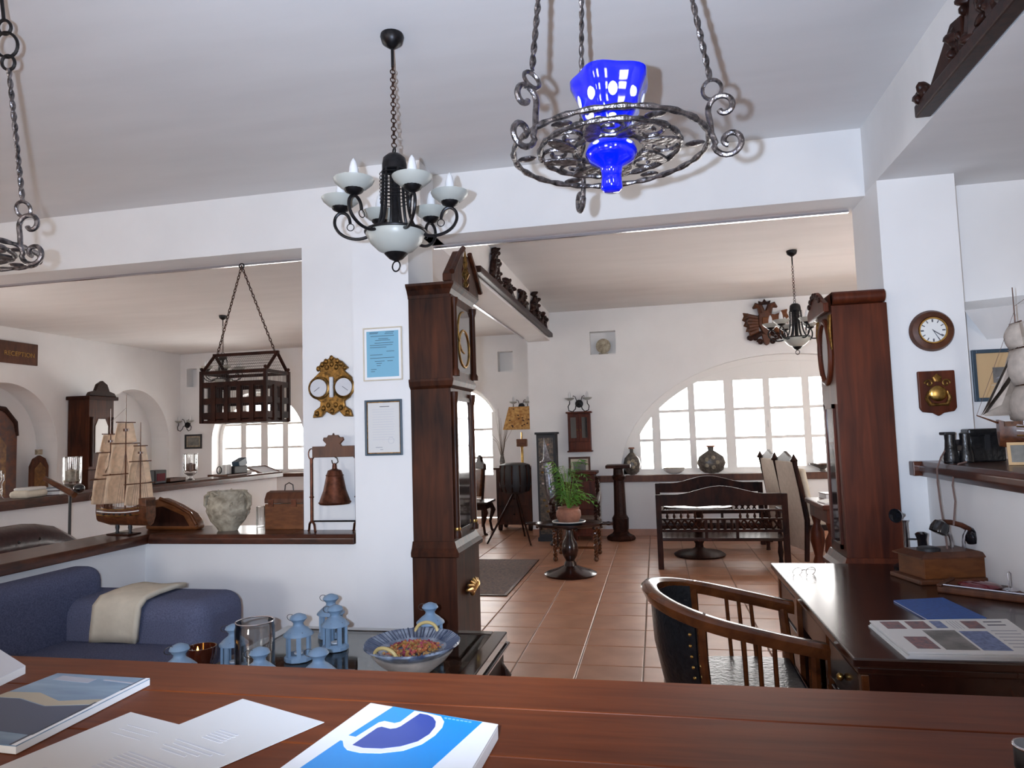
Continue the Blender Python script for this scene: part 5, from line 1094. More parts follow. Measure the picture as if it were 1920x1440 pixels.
# on the sill
SZ = A_Z-.008
def flask(name, label, px, r, hgt, flatx=1, flaty=.55):
    p = at(px, 890, Y=FY+.02); t = thing(name, label, 'vase', (p.x, FY+.03, SZ), 0, None)
    B().lathe([(r*.4, 0), (r*.8, hgt*.12), (r, hgt*.38), (r*.85, hgt*.6), (r*.4, hgt*.76), (r*.2, hgt*.82), (r*.22, hgt*.93), (r*.3, hgt), (.002, hgt)], n=24, sy=flaty).build('body', 'vase', t)
    B().ring((0, 0, hgt*.97), r*.27, .012, n=18, m=6).build('rim', 'clay', t)
    for k in range(5): a = k*2*PI/5; B().ball((math.cos(a)*r*.4, -r*flaty*.9, hgt*.4+math.sin(a)*r*.35), .03, 8, (1, .25, 1)).build('painted_leaf', 'stone', t)
    return t
flask('vase', 'dark flask-shaped vase at the left corner of the arched window', 1186, .125, .40, 1, .75)
flask('vase', 'round dark pilgrim flask standing on the sill behind the benches', 1335, .20, .40, 1, .40)
p = at(1264, 885, Y=FY); t = thing('bowl', 'small pale bowl on the window sill beside the pilgrim flask', 'bowl', (p.x, FY+.03, SZ)); B().lathe([(.06, 0), (.14, .05), (.15, .09), (.135, .09), (.05, .03), (.001, .025)], n=24, sy=.6).build('dish', 'ceramic', t); B().lathe([(.15, .082), (.155, .09), (.148, .094)], n=24, sy=.6).build('rim', 'stone', t)
p = at(1543, 880, Y=FY); t = thing('sill_dish', 'dark footed dish on the sill at the right beside the clock', 'dish', (p.x, FY+.02, SZ)); B().lathe([(.05, 0), (.03, .03), (.05, .05), (.17, .10), (.17, .115), (.03, .07)], n=24, sy=.6).build('dish', 'vase', t); B().ring((0, 0, .112), .165, .008, n=24, m=5, sq=.6).build('rim', 'steel', t)
# throne chairs facing right, and a library table
def throne(label, loc, rz):
    t = thing('throne_chair', label, 'chair', loc, rz, 'tall upholstered throne chairs')     # local: faces -y
    B().box((0, .28, .60), (.56, .05, 1.02), (-.12, 0, 0)).build('back_panel', 'beige', t, smooth=0, bevel=.01)
    for s in (-1, 1):
        sd = B().tube([(s*.29, .28, 0), (s*.29, .25, .45), (s*.29, .30, .80), (s*.29, .36, 1.12)], [.028, .032, .03, .026], 8).build('back_stile', 'darkwood', t); B().lathe([(.035, 1.10), (.045, 1.12), (.03, 1.14), (.02, 1.16), (.004, 1.19)], (s*.29, .36, 0), 10).build('finial', 'carved', sd)
        B().tube([(s*.27, -.30, 0), (s*.27, -.28, .25), (s*.27, -.27, .44)], [.03, .022, .034], 8).build('front_leg', 'darkwood', t)
    B().prism([(-.3, 0), (.3, 0), (.3, .06), (.15, .10), (0, .16), (-.15, .10), (-.3, .06)], (0, .36, 1.06), (1, 0, 0), (0, 0, 1), .04).build('crest', 'carved', t, smooth=0, bevel=.008)
    B().box((0, .20, .74), (.48, .06, .56), (-.14, 0, 0)).build('back_cushion', 'cream', t, bevel=.025); B().box((0, -.02, .44), (.56, .56, .10)).build('seat_cushion', 'cream', t, bevel=.03); B().box((0, -.02, .36), (.56, .54, .06)).build('seat_frame', 'darkwood', t, smooth=0)
    return t
th = throne('tall beige throne chair with dark carved frame, nearer of two beside desk table', (1.80, 8.62, 0), PI/2+.2)
copy_tree(th, 'tall beige throne chair farther back, rising behind the bench end', (1.74, 9.42, 0), PI/2+.16)
t = thing('library_table', 'carved reddish library table with open book beside the throne chairs', 'table', (1.97, 7.62, 0))
B().span((-.42, -.42, .68), (.42, .42, .73)).build('table_top', 'redwood', t, smooth=0, bevel=.008); B().span((-.38, -.38, .55), (.38, .38, .68)).build('apron', 'redwood', t, smooth=0)
for sx_ in (-1, 1):
    for sy_ in (-1, 1): B().lathe([(.05, 0), (.06, .06), (.04, .12), (.075, .28), (.07, .38), (.035, .46), (.055, .55)], (sx_*.33, sy_*.33, 0), 12).build('leg', 'redwood', t)
t = thing('open_book', 'open pale book lying on the carved library table', 'book', (1.74, 7.42, .73), .1); 
for s in (-1, 1): B().prism([(0, 0), (s*.16, 0), (s*.16, .012), (s*.08, .03), (0, .02)], (0, .12, 0), (1, 0, 0), (0, 0, 1), .24*(1 if s > 0 else -1)).build('page_block', 'paper', t, smooth=0, loc=(0, 0 if s > 0 else -.24, 0))
t = thing('stacked_book', 'dark closed book lying behind the open one on library table', 'book', (1.84, 7.85, .73), .1); B().box((0, 0, .03), (.3, .22, .05)).build('page_block', 'paper', t, smooth=0); B().box((0, 0, .058), (.31, .23, .008)).build('cover', 'walnut', t, smooth=0); B().box((0, 0, .003), (.31, .23, .006)).build('cover', 'walnut', t, smooth=0)
# carved double-headed eagle
p = at(1434, 606, Y=FY); q = at(1470, 606, Y=FY).x-at(1434, 606, Y=FY).x; k_ = q/36
t = thing('carved_eagle', 'carved brown double-headed eagle crest hung above the arched window', 'carving', (p.x, FY-.004, p.z))
def pl(poly, name, m, d, y): return B().prism([(x*k_, z*k_) for x, z in poly], (0, y, 0), (1, 0, 0), (0, 0, 1), d).build(name, m, t, smooth=0, bevel=.012)
pl([(-12, 18), (0, 24), (12, 18), (13, -5), (6, -20), (0, -26), (-6, -20), (-13, -5)], 'body', 'walnut', .10, 0)
for s in (-1, 1):
    W0 = [(10, 16), (22, 14), (30, 22), (42, 24), (40, 16), (44, 8), (38, 4), (42, -4), (35, -7), (38, -16), (28, -16), (24, -24), (12, -10)]
    pl([(s*x, z) for x, z in W0], 'wing', 'caramel', .05*s, -.05 if s > 0 else -.0)
    for j in range(6): B().tube([(s*14*k_, -.06, (10-5*j)*k_), (s*(30+2*j % 5)*k_, -.07, (14-7*j)*k_), (s*(38-1.5*j)*k_, -.06, (10-7*j)*k_)], [.03, .035, .012], 7).build('feather', 'walnut', t)
    B().tube([(s*6*k_, -.06, 20*k_), (s*10*k_, -.08, 32*k_), (s*17*k_, -.08, 34*k_), (s*23*k_, -.07, 29*k_)], [.05, .045, .045, .012], 8).build('head', 'walnut', t)
    B().tube([(s*8*k_, -.05, -20*k_), (s*20*k_, -.06, -27*k_), (s*36*k_, -.05, -30*k_)], [.035, .035, .02], 8).build('claw', 'carved', t)
    for j in range(3): B().tube(spiral((s*(12+9*j)*k_, -.06, -(30+2*(j == 0)*4)*k_), (s, 0, 0), (0, 0, 1), 5*k_, 1.2, 12, .01), .02, 6).build('scroll', 'carved', t)
pl([(-10, 36), (-12, 44), (-4, 41), (0, 48), (4, 41), (12, 44), (10, 36)], 'crown', 'carved', .06, -.02); pl([(-9, -22), (9, -22), (5, -42), (0, -46), (-5, -42)], 'tail', 'walnut', .06, -.02); pl([(-7, 10), (7, 10), (7, -4), (0, -11), (-7, -4)], 'breast_shield', 'caramel', .03, -.10)
# ceramic plaque in the little niche
t = thing('niche_ornament', 'round gilt ornament standing in the small square wall niche', 'ornament', (at(1131, 650, Y=FY+.08).x, FY+.09, 2.657)); B().lathe([(.10, -.02), (.11, -.01), (.11, .01), (.09, .02)], n=24).build('disc', 'stone', t, loc=(0, 0, .13), rot=(PI/2, 0, 0)); B().ring((0, 0, .13), .085, .016, (0, 1, 0), 24, 6).build('wreath', 'gilt', t); B().span((-.07, -.03, 0), (.07, .03, .02)).build('foot', 'stone', t, smooth=0)
# sconces
def sconce(label, loc, rz):
    t = thing('wall_sconce', label, 'wall lamp', loc, rz, 'two-candle iron wall sconces')
    B().lathe([(.06, 0), (.058, .015), (.02, .025)], n=18).build('wall_plate', 'iron', t, rot=(PI/2, 0, 0))
    for s in (-1, 1):
        B().tube([(0, -.03, 0), (s*.04, -.08, -.03), (s*.05, -.09, -.08), (s*.09, -.10, -.12), (s*.145, -.10, -.10), (s*.155, -.10, -.04), (s*.13, -.10, .0), (s*.13, -.10, .04)], .008, 6).build('arm', 'iron', t)
        B().tube([(s*.03, -.04, .03), (s*.05, -.05, .10), (s*.08, -.05, .12), (s*.085, -.05, .10)], .006, 6).build('scroll', 'iron', t)
        B().lathe([(.02, .045), (.06, .065), (.075, .085), (.07, .085), (.01, .06)], (s*.13, -.10, 0), 20).build('drip_plate', 'frost', t); B().lathe([(.012, .07), (.019, .10), (.018, .15), (.002, .18)], (s*.13, -.10, 0), 12).build('candle_bulb', 'bulb', t)
    return t
p = at(1086, 757, Y=FY); sc0 = sconce('iron two-candle wall sconce above the small hanging cabinet', (p.x, FY-.002, p.z), 0)
copy_tree(sc0, 'iron wall sconce partly hidden behind the table lamp shade', (at(990, 762, Y=11.2).x-.0, 12.248, at(975, 762, Y=12.25).z), 0).location.x = at(978, 762, Y=12.25).x
p = at(352, 797, Y=LY); copy_tree(sc0, 'iron wall sconce on the bar room wall left of the window', (p.x, LY-.002, p.z), 0)
# hanging cabinet, frame, chest
a = at(1066, 776, Y=FY); c = at(1110, 844, Y=FY); w_, h_ = c.x-a.x, a.z-c.z
t = thing('hanging_cabinet', 'small reddish hanging cabinet with two glazed doors on far wall', 'cabinet', ((a.x+c.x)/2, FY, c.z))
B().span((-w_/2, -.14, .0), (w_/2, 0, h_)).build('body', 'redwood', t, smooth=0, bevel=.004); B().span((-w_/2-.025, -.165, h_), (w_/2+.025, 0, h_+.025)).build('cornice', 'redwood', t, smooth=0, bevel=.006); B().span((-w_/2-.02, -.16, -.02), (w_/2+.02, 0, .0)).build('base_moulding', 'redwood', t, smooth=0, bevel=.006)
for s in (-1, 1):
    dr = B().span((s*.008, -.155, .12*h_*2), (s*(w_/2-.01), -.14, h_-.02)).build('door', 'redwood', t, smooth=0, bevel=.003); xc = s*(w_/4); B().span((xc-w_*.12, -.158, h_*.34), (xc+w_*.12, -.154, h_-.06)).build('door_glass', 'clockglass', dr, smooth=0); B().ball((s*.025, -.162, h_*.55), .009, 8).build('knob', 'brass', dr)
B().span((-w_/2+.012, -.15, .02), (w_/2-.012, -.14, h_*.22)).build('drawer', 'redwood', t, smooth=0, bevel=.003)
t, w_, h_ = framed('framed_print', 'small dark framed print below the hanging cabinet', 'picture', 1066, 857, 1108, 892, FY-.002, 'walnut', .03, 'photo', mat_w=.04, mm2='cream')
a = at(1068, 885, Y=9.75); c = at(1116, 885, Y=9.75); w_ = c.x-a.x
t = thing('wooden_chest', 'upright reddish wooden chest behind the potted plant', 'chest', ((a.x+c.x)/2, 9.93, 0)); hc = a.z
B().span((-w_/2+.02, -.18, .06), (w_/2-.02, .18, hc-.04)).build('body', 'redwood', t, smooth=0, bevel=.005); B().span((-w_/2-.02, -.21, hc-.04), (w_/2+.02, .2, hc)).build('top', 'redwood', t, smooth=0, bevel=.008)
for k in range(3): dr = B().span((-w_/2+.05, -.192, .1+k*.25), (w_/2-.05, -.178, .32+k*.25)).build('drawer', 'redwood', t, smooth=0, bevel=.004); B().ball((0, -.2, .21+k*.25), .014, 8).build('knob', 'brass', dr)
for s in (-1, 1): B().box((s*(w_/2-.05), -.12, .03), (.07, .07, .06)).build('foot', 'redwood', t, smooth=0)
# tall inlaid cabinet and silver spire
a = at(1004, 811, Y=9.68); c = at(1040, 811, Y=9.68); w_ = .27
t = thing('inlaid_cabinet', 'tall narrow black cabinet with floral inlay standing at the wall corner', 'cabinet', (-1.53, 9.82, 0)); hc = a.z
B().span((-w_/2, -.13, .04), (w_/2, .13, hc-.03)).build('body', 'black', t, smooth=0, bevel=.004); B().span((-w_/2-.02, -.15, hc-.03), (w_/2+.02, .15, hc)).build('cornice', 'black', t, smooth=0, bevel=.006); B().span((-w_/2-.015, -.145, 0), (w_/2+.015, .145, .05)).build('plinth', 'black', t, smooth=0)
B().span((-w_/2+.03, -.137, .10), (w_/2-.03, -.129, hc-.08)).build('inlaid_door', 'inlay', t, smooth=0)
rnd = random.Random(21)
for k in range(16): B().ball((rnd.uniform(-.06, .06), -.138, .18+k*.078), rnd.uniform(.014, .026), 8, (1, .15, .8)).build('inlay_flower', rnd.choice(('gilt', 'bowlcream', 'clay')), t)
p = at(1040, 950, Y=9.3)
t = thing('silver_spire', 'tall silver embossed spire-shaped ornament leaning behind the plant', 'ornament', (p.x+.02, 9.35, 0), rot=(0, -.10, 0))
B().lathe([(.09, 0), (.11, .03), (.06, .08), (.05, .3), (.07, .45)], n=16).build('foot', 'carved', t)
B().lathe([(.05, .45), (.065, .55), (.07, .8), (.062, 1.0), (.055, 1.12), (.068, 1.14), (.045, 1.18), (.025, 1.32), (.006, 1.42), (.001, 1.46)], n=14).build('spire', 'silver', t, smooth=30); B().ring((0, 0, 1.13), .085, .014, n=20, m=6).build('collar', 'silver', t)
# tray table with potted plant
t = thing('tray_table', 'low dark pedestal table with a lipped tray top and side handles', 'table', (-.95, 7.42, 0))
B().lathe([(.27, 0), (.28, .02), (.24, .04), (.14, .07), (.07, .10), (.06, .13), (.05, .15)], n=32).build('foot', 'deskwood', t)
B().lathe([(.05, .14), (.05, .16), (.075, .20), (.09, .26), (.08, .33), (.045, .40), (.035, .47), (.06, .50), (.07, .515)], n=24).build('stem', 'deskwood', t)
B().lathe([(.06, .51), (.34, .515), (.36, .525), (.365, .55), (.35, .55), (.34, .53), (.001, .53)], n=40, sy=.8).build('tray', 'deskwood', t)
for s in (-1, 1): B().lathe([(.018, 0), (.016, .03), (.022, .06), (.014, .09), (.02, .105), (.002, .11)], n=12).build('handle', 'deskwood', t, loc=(s*.36, 0, .54), rot=(0, s*PI/2, 0))
for k in range(10): a = k*2*PI/10; B().ball((math.cos(a)*.345, math.sin(a)*.275, .505), .018, 8).build('rim_bead', 'deskwood', t)
t = thing('saucer', 'blue-green glazed saucer under the clay plant pot', 'saucer', (-.95, 7.42, .531)); B().lathe([(.10, 0), (.17, .02), (.18, .035), (.17, .035), (.10, .012), (.001, .01)], n=28).build('dish', 'slate', t); B().ring((0, 0, .034), .175, .006, n=30, m=5).build('rim', 'ceramic', t)
t = thing('potted_palm', 'bushy green parlour palm in a round clay pot on the tray table', 'plant', (-.95, 7.42, .544))
B().lathe([(.09, 0), (.11, .02), (.135, .08), (.13, .13), (.11, .15), (.12, .17), (.11, .17), (.10, .15), (.001, .145)], n=28).build('pot', 'clay', t); B().lathe([(.10, .15), (.001, .155)], n=20).build('soil', 'pebble', t)
rnd = random.Random(31)
for k in range(30):
    a = rnd.uniform(0, 2*PI); up_ = rnd.uniform(.16, .62); out = rnd.uniform(.10, .34)*(1.15-up_*.8); u = Vector((math.cos(a), math.sin(a), 0)); fr = B()
    P = [Vector((0, 0, .14)) + u*(out*q) + Vector((0, 0, up_*math.sin(q*PI*.5)*1.0 - .16*max(0, q-.55)**1.5*2.5)) for q in [i/8 for i in range(9)]]
    fr.tube(P, .0028, 4); v = Vector((-u.y, u.x, 0))
    for i in range(2, 9):
        for s in (-1, 1):
            c = P[i]; ln = .10*(1-.35*abs(i-5)/4); tip = c + (v*s*.8+u*.55).normalized()*ln - Vector((0, 0, .025)); w__ = (u*.35-v*s*.2)*.03
            fr.add([c, (c+tip)/2+w__+Vector((0, 0, .006)), tip, (c+tip)/2-w__*.4], [(0, 1, 2, 3)])
    fr.build('frond', 'leaf' if k % 3 else 'leaflight', t, smooth=0)
# barley-twist armchair behind the plant
def twist(b, a, c, r, turns=5, n=28):
    a, c = Vector(a), Vector(c); d = (c-a).normalized(); e1, e2 = basis(d)
    for s in (0, PI): b.tube([a.lerp(c, i/n) + (e1*math.cos(i/n*turns*2*PI+s)+e2*math.sin(i/n*turns*2*PI+s))*r*.5 for i in range(n+1)], r*.62, 6)
t = thing('twist_armchair', 'dark armchair with barley-twist legs behind the tray table', 'chair', (-.98, 8.42, 0))
for sx_ in (-1, 1):
    for sy_ in (-1, 1): b = B(); twist(b, (sx_*.24, sy_*.24, .06), (sx_*.24, sy_*.24, .40), .026); b.ball((sx_*.24, sy_*.24, .03), .032, 8); b.build('leg', 'chairwood', t)
    b = B(); twist(b, (sx_*.25, -.2, .46), (sx_*.25, -.2, .68), .022, 3); b.build('arm_post', 'darkwood', t); B().tube([(sx_*.25, .26, .74), (sx_*.26, 0, .71), (sx_*.27, -.26, .70), (sx_*.27, -.31, .68)], [.026, .028, .032, .02], 8).build('arm', 'darkwood', t)
    b = B(); twist(b, (sx_*.24, .26, .46), (sx_*.24, .29, .95), .024); b.build('back_post', 'darkwood', t)
    B().cyl((sx_*.24, -.24, .16), (sx_*.24, .24, .16), .014, n=8).build('stretcher', 'chairwood', t)
B().cyl((-.24, -.24, .16), (.24, -.24, .16), .014, n=8).build('stretcher', 'chairwood', t); B().box((0, 0, .41), (.54, .54, .05)).build('seat_frame', 'chairwood', t, smooth=0, bevel=.006); B().box((0, -.01, .455), (.50, .50, .05)).build('seat_cushion', 'brownstripe', t, bevel=.018); B().box((0, .275, .72), (.42, .03, .34)).build('back_panel', 'redwood', t, smooth=0, bevel=.006)
# rug
t = thing('rug', 'faded brown patterned rug on the tiles behind the near clock', 'rug', (-2.45, 7.33, 0)); B().span((-1.02, -.92, 0.0005), (1.02, .92, .008)).build('pile', 'rug', t, smooth=0)
for s in (-1, 1): B().span((-1.02, s*.92, .0005), (1.02, s*.90, .0095)).build('border', 'walnut', t, smooth=0); B().span((s*1.02, -.90, .0005), (s*.99, .90, .0095)).build('border', 'walnut', t, smooth=0)

# ================================================================ recess corner: bureau, lamp, drum on tripod, table and chair
t = thing('bureau', 'dark wooden bureau on wheeled feet beside the arched glass door', 'bureau', (-2.22, 10.95, 0)); hb = at(935, 877, Y=10.7).z
B().span((-.28, -.26, .10), (.28, .26, hb-.03)).build('body', 'clockwood', t, smooth=0, bevel=.006); B().span((-.32, -.30, hb-.03), (.32, .28, hb)).build('top', 'clockwood', t, smooth=0, bevel=.008)
for s in (-1, 1):
    for y_ in (-.2, .2): B().lathe([(.06, -.025), (.065, -.015), (.065, .015), (.06, .025)], n=18).build('wheel', 'darkwood', t, loc=(s*.24, y_, .065), rot=(0, PI/2, 0))
for k in range(3): dr = B().span((-.24, -.272, .16+k*.24), (.24, -.258, .37+k*.24)).build('drawer', 'clockwood', t, smooth=0, bevel=.004); B().ball((0, -.282, .265+k*.24), .016, 8).build('knob', 'darkwood', dr)
p = at(975, 868, Y=10.85)
t = thing('table_lamp', 'table lamp with wide tan patterned shade standing on the bureau', 'lamp', (p.x+.02, 10.95, hb))
B().span((-.11, -.08, 0), (.11, .08, .03)).build('base', 'cream', t, smooth=0, bevel=.006); B().lathe([(.03, .03), (.022, .05), (.02, .30), (.03, .32)], n=14).build('stem', 'brass', t); B().span((-.085, -.05, .32), (.085, .05, .44)).build('carved_block', 'caramel', t, smooth=0, bevel=.012); B().cyl((0, 0, .44), (0, 0, .55), .012, n=8).build('neck', 'brass', t)
z0_ = at(975, 805, Y=10.95).z-hb; z1_ = at(975, 763, Y=10.95).z-hb
B().rings([[(-.26, -.20, z0_), (.26, -.20, z0_), (.26, .20, z0_), (-.26, .20, z0_)], [(-.17, -.13, z1_), (.17, -.13, z1_), (.17, .13, z1_), (-.17, .13, z1_)]], caps=False).build('shade', 'lampcloth', t, smooth=0).modifiers.new('s', 'SOLIDIFY').thickness = .006
b = B(); rnd = random.Random(8)
for k in range(16):
    b = B(); q = rnd.uniform(.1, .9); x = rnd.uniform(-.9, .9)*(.25-.09*q); b.ball((x, -(.20-.07*q)-.002, z0_+(z1_-z0_)*q), .016, 6, (1, .15, .7)); b.build('shade_motif', 'walnut', t)
t = thing('twig_vase', 'bundle of thin dried twigs in a slim vase beside the table lamp', 'dried twigs', (at(940, 860, Y=11.0).x-.02, 11.15, hb)); B().lathe([(.035, 0), (.045, .08), (.025, .18), (.032, .2)], n=14).build('vase', 'vase', t)
rnd = random.Random(2)
for k in range(13): a = rnd.uniform(-.28, .2); e_ = rnd.uniform(.55, .95); B().tube([(0, 0, .1), (a*.3, rnd.uniform(-.05, .05), .4), (a, rnd.uniform(-.1, .1), e_)], [.004, .003, .0015], 4).build('twig', 'dried', t)
t = thing('drum_on_tripod', 'dark round drum-like instrument resting on three slender pale-edged legs', 'tripod', (-1.98, 9.65, 0))
zd0, zd1 = at(965, 925, Y=9.65).z, at(965, 868, Y=9.65).z; rd = (at(1000, 890, Y=9.65).x-at(942, 890, Y=9.65).x)/2
B().lathe([(rd*.5, zd0), (rd*.85, zd0+.03), (rd, zd0+.12), (rd*.98, zd1-.1), (rd*.9, zd1-.02), (rd*.6, zd1), (.002, zd1)], n=28).build('drum', 'black', t)
for k in range(12): a = k*PI/6; B().tube([(math.cos(a)*rd*.93, math.sin(a)*rd*.93, zd1-.03), (math.cos(a)*rd*1.02, math.sin(a)*rd*1.02, (zd0+zd1)/2), (math.cos(a)*rd*.87, math.sin(a)*rd*.87, zd0+.03)], .012, 5).build('drum_rib', 'darkwood', t)
top_ = Vector((.0, 0, zd0+.05))
for fx, fy in ((-2.36, 9.44), (-1.72, 9.32), (-1.96, 10.15)): f_ = Vector((fx+1.98, fy-9.65, 0)); B().tube([f_, f_.lerp(top_, .5), top_ + (f_-top_)*.05], [.012, .017, .015], 6).build('leg', 'darkwood', t)
t = thing('side_table', 'small dark side table with cabriole legs near the arched door', 'table', (-2.84, 10.5, 0)); zt2 = at(900, 940, Y=10.4).z
B().span((-.30, -.28, zt2-.03), (.30, .28, zt2)).build('table_top', 'deskwood', t, smooth=0, bevel=.006); B().span((-.25, -.24, zt2-.12), (.25, .24, zt2-.03)).build('apron', 'darkwood', t, smooth=0)
for sx_ in (-1, 1):
    for sy_ in (-1, 1): B().tube([(sx_*.23, sy_*.22, zt2-.06), (sx_*.265, sy_*.25, zt2-.16), (sx_*.22, sy_*.21, .16), (sx_*.24, sy_*.23, .03), (sx_*.27, sy_*.25, .0)], [.035, .04, .02, .02, .032], 8).build('leg', 'darkwood', t)
t = thing('carved_chair', 'carved wooden chair with tan cushion back, half hidden by the near clock', 'chair', (-3.15, 11.25, 0), -.9)
B().box((0, 0, .42), (.46, .46, .06)).build('seat', 'caramel', t, smooth=0, bevel=.012); B().box((0, .21, .72), (.36, .05, .46), (-.12, 0, 0)).build('back_cushion', 'caramel', t, bevel=.02)
for s in (-1, 1): B().tube([(s*.2, .2, 0), (s*.2, .2, .42), (s*.2, .26, 1.0)], .022, 8).build('back_stile', 'darkwood', t); B().tube([(s*.2, -.2, 0), (s*.2, -.2, .42)], .022, 8).build('front_leg', 'darkwood', t)
B().prism([(-.22, 0), (.22, 0), (.2, .1), (.1, .14), (.05, .22), (0, .25), (-.05, .22), (-.1, .14), (-.2, .1)], (0, .29, .93), (1, 0, 0), (0, 0, 1), .05).build('carved_crest', 'carved', t, smooth=0, bevel=.008)

# ================================================================ carved overdoor friezes
def frieze(name, label, o, u, n, L_, H_, parts):
    """o: lower-left corner, u: run direction, n: outward normal"""
    o, u, n = Vector(o), Vector(u), Vector(n); t = thing(name, label, 'carving', o); zz = Vector((0, 0, 1))
    B().prism([(0, -.03), (L_, -.03), (L_, .03), (0, .03)], n*.002, u, zz, .07*(1 if u.cross(zz).dot(n) > 0 else -1)).build('shelf_rail', 'carved', t, smooth=0, bevel=.008)
    rnd = random.Random(int(L_*100))
    for c, h_, w_ in parts:
        m = max(8, int(90*h_))
        for i in range(m):
            q = (i+.5)/m; ww_ = w_*(1-.6*q)*.5; e = Euler((rnd.uniform(-.5, .5), rnd.uniform(-.5, .5), rnd.uniform(0, 3))).to_matrix(); r0 = rnd.uniform(.022, .038)
            cc_ = u*(c+rnd.uniform(-1, 1)*ww_) + n*(.028+rnd.uniform(0, .022)) + zz*(.03+q*h_)
            k = B(); k.ball((0, 0, 0), r0, 10, (1.5, .6, .85)); k.v = [tuple(cc_ + e @ Vector(v)) for v in k.v]; k.build('carved_leaf', 'carved', t, smooth=80)
        B().tube([u*(c-w_*.4)+n*.025+zz*.03, u*(c-w_*.2)+n*.03+zz*(h_*.6), u*c+n*.03+zz*(h_*.95)], [.04, .035, .02], 6).build('carved_stem', 'carved', t)
        B().tube([u*(c+w_*.4)+n*.025+zz*.03, u*(c+w_*.2)+n*.03+zz*(h_*.6), u*c+n*.03+zz*(h_*.95)], [.04, .035, .02], 6).build('carved_stem', 'carved', t)
    return t
# right: on the soffit beam's left face
pA = at(1737, 208, X=1.326); pB_ = at(1925, -12, X=1.326)
frieze('carved_frieze', 'dark carved wooden frieze running along the beam at upper right', (1.322, 3.45, 2.945), (0, -1, 0), (-1, 0, 0), 2.6, .3, [(.05, .05, .05), (.42, .13, .12), (.62, .30, .26), (.95, .36, .34), (1.4, .36, .34), (1.85, .30, .26), (2.1, .13, .12), (2.55, .05, .05)])
ob = [o for o in C.objects if o.name == 'carved_frieze'][0]
B().prism([(.12, .02), (.50, .02), (.50, .17), (.40, .19)], Vector((-.03, 0, 0)), (0, -1, 0), (0, 0, 1), .03).build('sloping_panel', 'darkwood', ob, smooth=0, bevel=.006)
# far: on the carved beam's right face
yA = at(903, 525, X=-1.5).y; yB = 10.1
q = lambda px, py: at(px, py, X=-1.5).y
frieze('carved_frieze', 'dark carved wooden frieze along the far room beam above the near clock', (-1.497, 5.75, 2.955), (0, 1, 0), (1, 0, 0), 4.3, .4, [(q(922, 500)-5.75, .36, .3), (q(947, 545)-5.75, .16, .5), (q(975, 575)-5.75, .20, .6), (q(998, 585)-5.75, .34, .6), (q(1014, 612)-5.75, .18, .5)])

# ================================================================ bar room on the left
t = thing('reception_sign', 'dark wooden sign with worn gold RECEPTION lettering on the left wall', 'sign', (-9.345, (8.312+8.862)/2, 2.955), PI/2)
sw = (8.866-8.20)
B().span((-sw/2, -.03, -.165), (sw/2, 0, .165)).build('board', 'walnut', t, smooth=0, bevel=.006)
text(None, 'lettering', 'RECEPTION', 'brass', t, (0.02, -.031, -.02), (PI/2, 0, 0), .098, .002)
RW = -9.35
# altar-like carved panel in the first niche
t = thing('painted_screen', 'dark arched panel painted in red and gold inside the left niche', 'panel', (-9.55, 8.42, .62), PI/2); hp_ = at(36, 800, X=-9.5); 
B().prism([(-.32, 0), (.34, 0), (.34, 1.1), (.30, 1.25), (.2, 1.4), (.05, 1.5), (-.12, 1.5), (-.32, 1.3)], (0, 0, 0), (1, 0, 0), (0, 0, 1), .06).build('board', 'painting', t, smooth=0, bevel=.012)
B().prism([(-.2, .2), (.15, .2), (.15, .95), (0, 1.15), (-.2, 1.0)], (0, -.062, 0), (1, 0, 0), (0, 0, 1), .012).build('painted_scene', 'icon', t, smooth=0)
for k in range(6): B().ball((-.1+.08*(k % 2), -.08, .35+k*.12), .05, 8, (1, .3, 1)).build('painted_figure', 'gilt', t)
B().tube([(.34, -.03, 1.1), (.3, -.05, 1.3), (.12, -.05, 1.5), (-.1, -.05, 1.52)], .04, 8).build('arched_moulding', 'carved', t)
p = at(68, 905, X=-9.0)
t = thing('wooden_icon', 'small arched wooden icon standing below the left niche', 'icon', (-9.5, at(70, 880, X=-9.5).y, .62), PI/2)
B().prism([(-.16, 0), (.16, 0), (.16, .62), (.10, .74), (0, .79), (-.10, .74), (-.16, .62)], (0, 0, 0), (1, 0, 0), (0, 0, 1), .05).build('panel', 'walnut', t, smooth=0, bevel=.008); B().prism([(-.10, .1), (.10, .1), (.10, .58), (0, .68), (-.10, .58)], (0, -.052, 0), (1, 0, 0), (0, 0, 1), .006).build('painted_figure', 'icon', t, smooth=0); B().box((0, -.02, .84), (.10, .04, .08)).build('finial', 'stone', t, smooth=0)
# longcase clock on the left wall
yc = at(128, 800, X=-9.3).y
t = thing('longcase_clock', 'dark longcase clock with carved crest between the two wall niches', 'clock', (-9.13, yc+.28, 0), PI/2); zt3 = at(165, 742, X=-8.95).z; zc3 = at(180, 722, X=-8.95).z
B().span((-.26, -.20, 0), (.26, .20, .55)).build('base', 'clockwood', t, smooth=0, bevel=.006); B().span((-.22, -.16, .55), (.22, .20, 1.15)).build('waist', 'clockwood', t, smooth=0, bevel=.006); B().span((-.26, -.20, 1.15), (.26, .20, zt3-.05)).build('hood', 'clockwood', t, smooth=0, bevel=.006); B().span((-.31, -.25, zt3-.06), (.31, .2, zt3)).build('cornice', 'darkwood', t, smooth=0, bevel=.008)
B().prism([(-.13, 1.42), (.13, 1.42), (.13, 1.85), (.07, 1.97), (-.07, 1.97), (-.13, 1.85)], (0, -.203, 0), (1, 0, 0), (0, 0, 1), .006).build('dial', 'dial', t, smooth=0); B().span((-.07, -.168, .66), (.07, -.16, 1.05)).build('waist_glass', 'clockglass', t, smooth=0)
